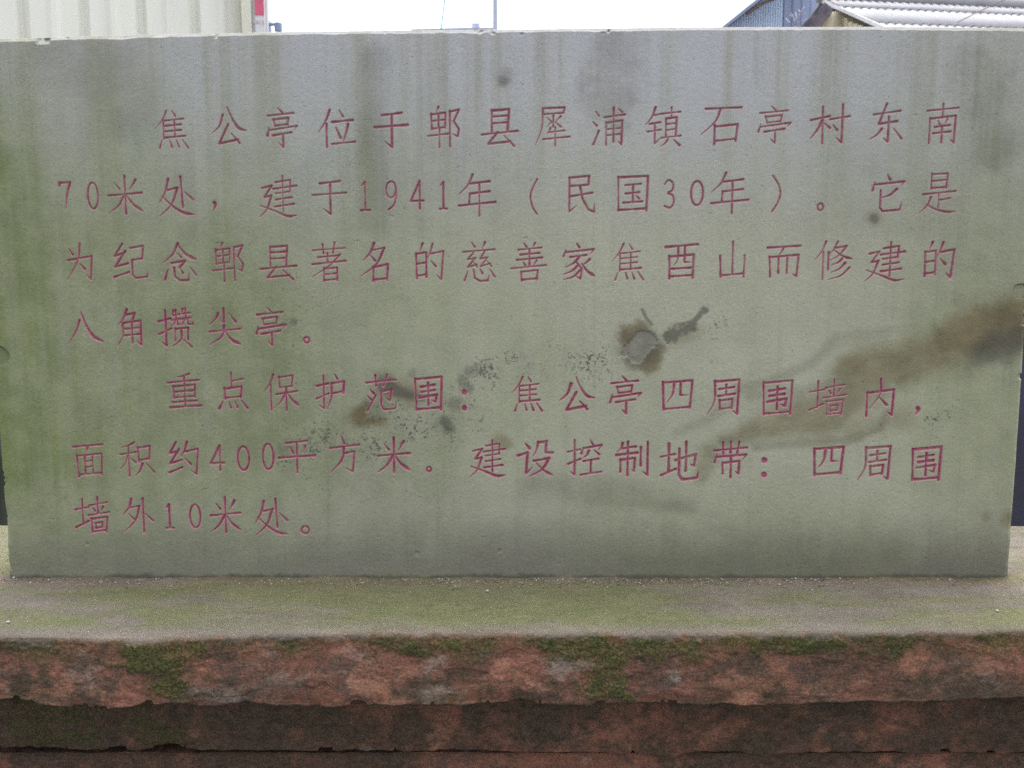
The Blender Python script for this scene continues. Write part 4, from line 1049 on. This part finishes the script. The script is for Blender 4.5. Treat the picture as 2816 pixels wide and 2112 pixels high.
def grit():
    rr = random.Random(9); bm = bmesh.new()
    def put(x, y, r):
        z = 0.0008 + 0.0016 * math.exp(-max(-y, 0) / 0.009) * (1 if -0.76 < x < 0.75 else 0)
        m = Matrix.Translation((x, y, z)) @ Matrix.Rotation(rr.random() * 6, 4, 'Z') @ Matrix.Diagonal((1, 0.6 + .5 * rr.random(), 0.5 + .4 * rr.random(), 1))
        bmesh.ops.create_icosphere(bm, subdivisions=1, radius=r, matrix=m) if r > 0.0011 else bmesh.ops.create_cone(bm, segments=4, radius1=r, radius2=0, depth=r * 1.2, matrix=m)
    for i in range(3600):
        x = rr.uniform(-0.80, 0.80)
        dens = np.interp(x, [-0.8, -0.5, -0.2, 0.0, 0.35, 0.6, 0.8], [.35, .5, .6, 1, .95, .45, .3])
        if rr.random() > dens: continue
        put(x, -0.004 - abs(rr.gauss(0, 0.020)), rr.choice([.0004, .0005, .0006, .0006, .0008, .0010, .0016]) * rr.uniform(.7, 1.3))
    for i in range(700):
        put(rr.uniform(-0.9, 0.9), rr.uniform(-0.19, -0.01), rr.choice([.0005, .0006, .0008, .0010]))
    for i in range(260):
        put(rr.choice([-1, 1]) * rr.uniform(0.76, 0.95), rr.uniform(-0.02, 0.26), rr.choice([.0006, .0009, .0012]))
    me = bpy.data.meshes.new('grit'); bm.to_mesh(me); bm.free()
    o = link('grit', me, None, (M_GRIT,))
    tag(o, 'fine pale grit scattered on the ledge along the tablet foot', 'grit', None, 'stuff')
grit()
a = Vector((-0.1157, -0.1300, 0.0000)); b = Vector((-0.1094, -0.1087, 0.0000))
tw = MB(); tw.tube([a + Vector((0, 0, .003)), (a + b) / 2 + Vector((.001, 0, .005)), b + Vector((0, 0, .004))], [.0006, .0007, .0004], 6)
tag(tw.build('dry_twig', M['twig']), 'tiny dry twig lying on the green middle of the ledge', 'twig')

# ------------------------------------------------------------------ behind the tablet
# ribbed metal hoarding, upper left
def hoarding():
    root = empty('metal_hoarding', (*AT(100, 700, 2.3)[:2], -0.78))
    tag(root, 'cream white ribbed metal hoarding rising behind the upper left of the tablet', 'hoarding')
    A = Vector((-2.1516, 2.2500, 1.2866)); B = Vector((-1.1226, 2.9500, 1.4370))
    A.z = -0.70; B.z = -0.70
    n = 150
    per = n / 5.75
    def prof(i):
        t = ((i + 4) / per) % 1.0
        pts = [(0, 0), (0.30, 0.0), (0.37, 0.010), (0.47, 0.010), (0.54, 0), (0.80, 0.0), (0.90, -0.028), (0.985, -0.028), (1.0, 0)]
        return float(np.interp(t, [p[0] for p in pts], [p[1] for p in pts]))
    s_ = MB(); s_.sheet(A, B - A, (0, 0, 3.4), n, 2, prof, 0.003)
    o = s_.build('ribbed_panel', M['hoarding']); child_at(o, root)
    p = Vector((-1.1069, 2.9300, 1.4327)); p.z = -0.78
    pb = MB(); pb.box((p.x - .016, p.y - .05, -.78), ((-1.0856, 2.9000, 1.4263)[0] + .004, p.y + .05, 2.7), .006)
    o = pb.build('edge_trim', M['post']); child_at(o, root)
    q0 = (-1.0856, 2.9000, 1.4263); q1 = (-1.0174, 2.9000, 1.4263)
    pb = MB(); pb.box((q0[0] + .002, 2.90, -.78), (q1[0], 2.98, 2.7), .004)
    o = pb.build('post', M['white']); child_at(o, root)
    d_ = (B - A); ln = d_.length
    for z in (-0.3, 0.9, 2.3):
        st = A + Vector((0, .06, z + .7))
        o = MB().tube([st, st + d_], .02, 6).build('back_rail', M['rust']); child_at(o, root)
    # gate hinge arm on the post
    h0 = (-1.0232, 2.9300, 1.4239); h1 = (-0.9835, 2.9300, 1.4239)
    hb = MB(); hb.box((h0[0], 2.92, h0[2] - .006), (h1[0], 2.94, h0[2] + .003), .002)
    hb.box((h0[0] - .004, 2.91, h0[2] - .032), (h0[0] + .006, 2.95, h0[2] + .012), .002)
    c = (-0.9821, 2.9300, 1.4180)
    hb.tube([(c[0], 2.93, c[2] - .024), (c[0], 2.93, c[2] + .008), (c[0], 2.93, c[2] + .016)], [.016, .016, .008], 12)
    o = hb.build('hinge_arm', M['bluegrey']); child_at(o, root)
    # sign plate
    sroot = empty('red_sign', ((-1.0560, 2.8900, 1.4677)[0], 2.89, (-1.0560, 2.8900, 1.4677)[2]))
    tag(sroot, 'narrow faded red and white sign strip on the hoarding end post', 'sign')
    a_ = (-1.0670, 2.8890, 1.8827); b_ = (-1.0276, 2.8890, 1.4501); c_ = (-1.0294, 2.8890, 1.3948)
    m_ = MB(); m_.box((a_[0], 2.884, c_[2] - .12), (b_[0], 2.8985, a_[2]), .001)
    o = m_.build('backing_plate', M['white']); child_at(o, sroot)
    m_ = MB(); m_.box((a_[0] + .001, 2.8805, b_[2]), (b_[0] - .001, 2.8838, a_[2] - .01))
    o = m_.build('red_panel', M['pink']); child_at(o, sroot)
    m_ = MB()
    for k, (x, w, h) in enumerate(((696, 5, 8), (704, 6, 9), (713, 3, 8), (721, 5, 12))):
        l = AT(x, 56 - (k % 2), 2.882); r_ = AT(x + w, 56 + h, 2.882)
        zz = (l[2], r_[2])
        m_.box((l[0], 2.8815, zz[1]), (l[0] + .002, 2.8838, zz[0])); m_.box((r_[0] - .002, 2.8815, zz[1]), (r_[0], 2.8838, zz[0]))
        m_.box((l[0] + .0022, 2.8815, (zz[0] + zz[1]) / 2), (r_[0] - .0022, 2.8838, (zz[0] + zz[1]) / 2 + .002))
    o = m_.build('lettering', M['palepink']); child_at(o, sroot)
hoarding()

# poles against the sky
pr = empty('utility_pole', ((-0.3419, 19.0000, 4.8846)[0], 19, -.78))
tag(pr, 'pale vertical concrete utility pole against the white sky above the tablet', 'pole')
px = (-0.3419, 19.0000, 4.8846)[0]
m_ = MB(); m_.tube([(px, 19, -.78), (px + .01, 19, 4.0), (px + .03, 19, 9.5)], [.075, .049, .040], 14)
o = m_.build('shaft', M['pole'], None, True); child_at(o, pr)
m_ = MB(); m_.box((px - .7, 18.90, 8.9), (px + .75, 18.955, 8.98), .01); o = m_.build('cross_arm', M['pole']); child_at(o, pr)
for x in (-.6, .0, .62):
    m_ = MB(); m_.tube([(px + x, 18.93, 8.98), (px + x, 18.93, 9.05), (px + x, 18.93, 9.12)], [.03, .045, .02], 8)
    o = m_.build('insulator', M['white']); child_at(o, pr)
def stay(x0, x1, r_, lab, name, Y=14.0):
    a_ = Vector(AT(x0, 80, Y)); b_ = Vector(AT(x1, 0, Y))
    dv = (b_ - a_); dv /= dv.z
    st = a_ + dv * (-.78 - a_.z); en = a_ + dv * (7.5 - a_.z)
    m2 = MB(); m2.tube([st, en], r_, 8)
    tag(m2.build(name, M['wire'], None, True), lab, 'pole')
stay(1213, 1223, .011, 'thin teal leaning pole left of the utility pole', 'thin_pole')
# chimney block and roof line far off
bx = empty('far_building', ((-2.5277, 60.0000, 13.2793)[0], 60, -.78))
tag(bx, 'distant low pale building with a small rooftop block left of the utility pole', 'building')
l = (-5.9548, 60.0000, 13.2999); r_ = (-1.6706, 60.0000, 13.3412)
m_ = MB(); m_.prism([(l[0], 60, -.78), (r_[0] + .6, 60, -.78), (r_[0] + .6, 60, (-2.3130, 60.0000, 13.3721)[2]), ((-2.6342, 60.0000, 13.3824)[0], 60, (-2.6342, 60.0000, 13.3721)[2]), (l[0], 60, (-5.9551, 60.0000, 13.2793)[2])], (0, 6, 0))
o = m_.build('wall', M['pole']); child_at(o, bx)
a_ = (-2.3952, 60.5000, 13.7366); b_ = (-1.9229, 60.5000, 13.1753)
m_ = MB(); m_.box((a_[0], 60.5, b_[2]), (b_[0], 61.5, a_[2]), .02)
o = m_.build('rooftop_block', M['pole']); child_at(o, bx)

# tile roofed shed, upper right
def wave(amp, n, per):
    return lambda i: amp * math.cos(2 * math.pi * i / per)
def tile_shed():
    ang = R(10.0); sl_ = R(23.0)
    e1 = Vector((math.cos(ang), math.sin(ang), 0)); e2 = Vector((math.sin(ang), -math.cos(ang), 0))
    A = Vector((4.5622, 14.0000, 4.1101))
    dn = (e2 * math.cos(sl_) - Vector((0, 0, math.sin(sl_))))
    root = empty('tile_roofed_shed', (A.x + e1.x * 3, A.y + e1.y * 3, -.78))
    tag(root, 'shed with white corrugated roof and yellow board gable behind the upper right of the tablet', 'shed')
    LEN = 6.4; per = 14
    nw = int(LEN / 0.125)
    up = e1.cross(dn).normalized()
    if up.z < 0: up = -up
    for k, (s0, s1, lift) in enumerate(((0.04, 0.60, .032), (0.50, 1.62, .016), (1.52, 2.7, 0.0))):
        m2 = MB()
        o0 = A + dn * (s1 / math.cos(0)) + up * lift
        m2.sheet(o0, e1 * LEN, dn * (s0 - s1), nw * per, 1, wave(.015, nw, per), .008)
        o = m2.build('roof_sheet', M['asbestos'], None, True); child_at(o, root)
    v0 = A - e1 * .012 + up * .03; v1 = v0 + dn * 2.66; dz_ = Vector((0, 0, -.055))
    m2 = MB(); m2.prism([v0, v1, v1 + dz_, v0 + dz_], e1 * .02)
    o = m2.build('verge_board', M['white']); child_at(o, root)
    m2 = MB(); m2.tube([A + Vector((0, 0, .07)) - e1 * .05, A + e1 * LEN + Vector((0, 0, .07))], .10, 12)
    o = m2.build('ridge_cap', M['asbestos'], None, True); child_at(o, root)
    # rear slope
    dn2 = (-e2 * math.cos(sl_) - Vector((0, 0, math.sin(sl_))))
    m2 = MB(); m2.sheet(A + dn2 * .02 , e1 * LEN, dn2 * 2.2, 40, 1, lambda i: 0, .02)
    o = m2.build('rear_roof', M['asbestos']); child_at(o, root)
    # gable of boards, set in from the verge
    G0 = A + e1 * 0.07
    eave = G0 + dn * 2.4
    m2 = MB()
    nb_ = 16; rr = random.Random(3)
    for k in range(nb_):
        t0, t1 = k / nb_ * 2.2 + .02, (k + 1) / nb_ * 2.2 - .006
        b0 = G0 + e2 * t0; b1 = G0 + e2 * t1
        zt0 = A.z - t0 * math.tan(sl_) - .10 - rr.uniform(0, .05); zt1 = A.z - t1 * math.tan(sl_) - .10 - rr.uniform(0, .03)
        m2.prism([(b0.x, b0.y, -.78), (b1.x, b1.y, -.78), (b1.x, b1.y, zt1), (b0.x, b0.y, zt0)], e1 * .03)
    o = m2.build('gable_boards', M['wood']); child_at(o, root)
    # front wall under the eave, facing right and towards the tablet
    F0 = G0 + e2 * 2.22
    m2 = MB(); m2.prism([(F0.x, F0.y, -.78), (F0.x + e1.x * 6, F0.y + e1.y * 6, -.78), (F0.x + e1.x * 6, F0.y + e1.y * 6, A.z - 1.05), (F0.x, F0.y, A.z - 1.05)], e2 * .05)
    o = m2.build('front_wall', M['wood']); child_at(o, root)
    return A, e1, e2, root
TA, TE1, TE2, troot = tile_shed()
# brown lean-to roof left of the gable
lr = empty('brown_lean_to', ((4.1879, 13.0000, 3.5958)[0], 13.0, -.78))
tag(lr, 'dark brown sloping lean-to roof between the blue shed and the yellow gable', 'lean-to')
pp = [AT(*p, 13.2) for p in ((2198, 78), (2268, 6), (2292, 24), (2252, 78))]
m_ = MB(); m_.prism(pp, (.35, 1.6, .1)); o = m_.build('roof', M['brown']); child_at(o, lr)
q_ = (4.2831, 13.4000, 3.6817)
m_ = MB(); m_.box((q_[0] - .05, 13.6, -.78), (q_[0] + .05, 13.7, q_[2] - .1)); o = m_.build('post', M['brown']); child_at(o, lr)
# yellow torn board panel facing the tablet
yp = [AT(*p, 13.5) for p in ((2254, 76), (2262, 62), (2272, 50), (2288, 42), (2292, 32), (2310, 30), (2320, 38), (2338, 46), (2352, 48), (2362, 58), (2356, 76))]
yp = [(yp[0][0], 13.5, -.78)] + yp + [(yp[-1][0], 13.5, -.78)]
m_ = MB(); m_.prism(yp, (0, .04, 0))
tag(m_.build('board_panel', M['wood']), 'torn cream yellow board panel under the end of the white corrugated roof', 'panel')

# blue shed behind it
def blue_shed():
    Y = 20.0
    root = empty('blue_shed', (AT(2080, 60, Y)[0], Y, -.78))
    tag(root, 'large blue corrugated steel shed with a sloping roof edge behind the bare twigs', 'shed')
    a_ = AT(2006, 72, Y); top = AT(2152, -46, Y); rt = AT(2152, 72, Y)
    n = 220
    w = rt[0] - a_[0]
    m2 = MB()
    x0 = a_[0]; 
    g = []
    k_ = (top[2] - a_[2]) / w
    for i in range(n + 1):
        x = x0 + w * i / n
        y = Y + .022 * (1 if (i // 5) % 2 else -1)
        zt = a_[2] + k_ * (x - x0)
        g.append((m2.bm.verts.new((x, y, -.78)), m2.bm.verts.new((x, y, zt)), m2.bm.verts.new((x, y + .01, zt)), m2.bm.verts.new((x, y + .01, -.78))))
    for p, q in zip(g, g[1:]):
        for j in range(4):
            m2.bm.faces.new((p[j], q[j], q[(j + 1) % 4], p[(j + 1) % 4]))
    o = m2.build('gable_wall', M['blue']); child_at(o, root)
    r1 = AT(3300, 72, Y + 1.0)
    m2 = MB()
    nn = 300; g = []
    for i in range(nn + 1):
        x = rt[0] + .03 + (r1[0] - rt[0]) * i / nn
        y = Y + .03 + .03 * (1 if (i // 3) % 2 else 0)
        g.append((m2.bm.verts.new((x, y, -.78)), m2.bm.verts.new((x, y, top[2]))))
    for p, q in zip(g, g[1:]): m2.bm.faces.new((p[0], q[0], q[1], p[1]))
    m2.box((rt[0] + .03, Y + .08, -.78), (r1[0], Y + 5, top[2]))
    o = m2.build('side_wall', M['slate']); child_at(o, root)
    # roof sheet following the slope, projecting to the front
    m2 = MB()
    e0 = Vector(AT(1996, 79, Y)); e1 = Vector(AT(2152, -46, Y)); dd = (e1 - e0).normalized()
    s0 = e0 - dd * .25; s1 = e1 + dd * .2
    m2.prism([s0 + Vector((0, -.5, 0)), s1 + Vector((0, -.5, 0)), s1 + Vector((-.03, -.5, .055)), s0 + Vector((-.03, -.5, .055))], (0, 6, 0))
    o = m2.build('roof_sheet', M['slate']); child_at(o, root)
    p0 = Vector(AT(2052, 40, Y - .45)); p1 = Vector(AT(2096, 9, Y - .45)); p2 = Vector(AT(2135, -6, Y - .45))
    m2 = MB(); m2.tube([p0, p1, p2], .03, 8)
    o = m2.build('rusty_verge_pipe', M['rust']); child_at(o, root)
blue_shed()

def twigs():
    root = empty('bare_shrub', ((3.5294, 11.5000, 3.2301)[0], 11.5, -.78))
    tag(root, 'bare leafless shrub with thin branching twigs in front of the blue shed', 'shrub')
    Y = 11.5
    def W(p, dy=0.0): return Vector(AT(p[0], p[1], Y + dy))
    st = MB(); b0 = Vector((root.location.x, Y, -.78))
    st.tube([b0, (b0 + W((2188, 85))) / 2 + Vector((.05, 0, 0)), W((2188, 72))], [.03, .018, .007], 8)
    o = st.build('stem', M['branch'], None, True); child_at(o, root)
    br = MB()
    for pts in (((2188, 74), (2186, 58), (2180, 46), (2176, 36)), ((2186, 60), (2196, 44), (2206, 28), (2212, 18)), ((2197, 43), (2208, 40), (2216, 36)), ((2181, 48), (2172, 42)), ((2188, 70), (2172, 62), (2160, 50)), ((2188, 68), (2204, 58), (2218, 52)), ((2201, 36), (2196, 26)), ((2188, 64), (2190, 48), (2188, 34))):
        br.tube([W(p, .05 * k) for k, p in enumerate(pts)], [.0065 - .0014 * min(k, 3) for k in range(len(pts))], 5)
    o = br.build('branches', M['branch'], None, True); child_at(o, root)
twigs()
w0 = Vector((5.8627, 12.0000, 3.4350)); w1 = Vector((6.4487, 12.4000, 3.7169)); dv = w1 - w0
m_ = MB(); m_.tube([w0 - dv * .3, w0, w0 + dv * .5 + Vector((0, 0, .004)), w1, w1 + dv * 3], .006, 6)
tag(m_.build('overhead_wire', M['rust']), 'thin dark wire slanting over the white corrugated roof', 'wire')

# things glimpsed beside the tablet
cab = empty('steel_cabinet', ((1.1471, 0.7500, -0.0076)[0] + .28, .80, -.78))
tag(cab, 'dark navy steel cabinet just behind the right end of the plinth', 'cabinet')
cx, cy = cab.location.x, cab.location.y
m_ = MB(); m_.box((cx - .34, cy - .2, -.68), (cx + .34, cy + .25, .55), .012); o = m_.build('body', M['navy']); child_at(o, cab)
for x in (-.165, .165):
    m_ = MB(); m_.box((cx + x - .155, cy - .216, -.62), (cx + x + .155, cy - .202, .50), .004); o = m_.build('door', M['navy']); child_at(o, cab)
    h = MB(); h.box((cx + x * .25 - .008, cy - .235, -.05), (cx + x * .25 + .008, cy - .2165, .08), .003); hh = h.build('handle', M['bluegrey']); hh.parent = o; hh.matrix_parent_inverse = o.matrix_world.inverted() if False else Matrix.Translation(-Vector(cab.location)) @ Matrix.Translation(cab.location)
for x in (-.3, .3):
    m_ = MB(); m_.box((cx + x - .03, cy - .17, -.78), (cx + x + .03, cy + .2, -.682)); o = m_.build('foot', M['black']); child_at(o, cab)

dr = empty('plastic_barrel', ((-1.2542, 0.9500, -0.0983)[0] - .30, .95, -.78))
tag(dr, 'dark plastic barrel behind the left end of the plinth', 'barrel')
dx_, dy_ = dr.location.x, dr.location.y
m_ = MB(); m_.tube([(dx_, dy_, -.78), (dx_, dy_, -.76), (dx_, dy_, -.45), (dx_, dy_, -.42), (dx_, dy_, -.39), (dx_, dy_, -.05), (dx_, dy_, -.02), (dx_, dy_, .01), (dx_, dy_, .26), (dx_, dy_, .29)], [.27, .29, .30, .315, .30, .30, .315, .30, .29, .26], 40)
o = m_.build('body', M['darkdrum'], None, True); child_at(o, dr)
m_ = MB(); m_.tube([(dx_, dy_, .2905), (dx_, dy_, .315)], .235, 32); o = m_.build('lid', M['black']); child_at(o, dr)
rb = lump('rubble_stone', ((-0.9750, 0.4000, -0.0164)[0] - .05, .42, -.66), .13, 77, M['concrete'])
rb.scale = (1.1, .8, 1.9); rb.location.z = -.60
bpy.context.view_layer.update()
tag(rb, 'lump of grey rubble behind the left end of the plinth below the barrel', 'rubble')
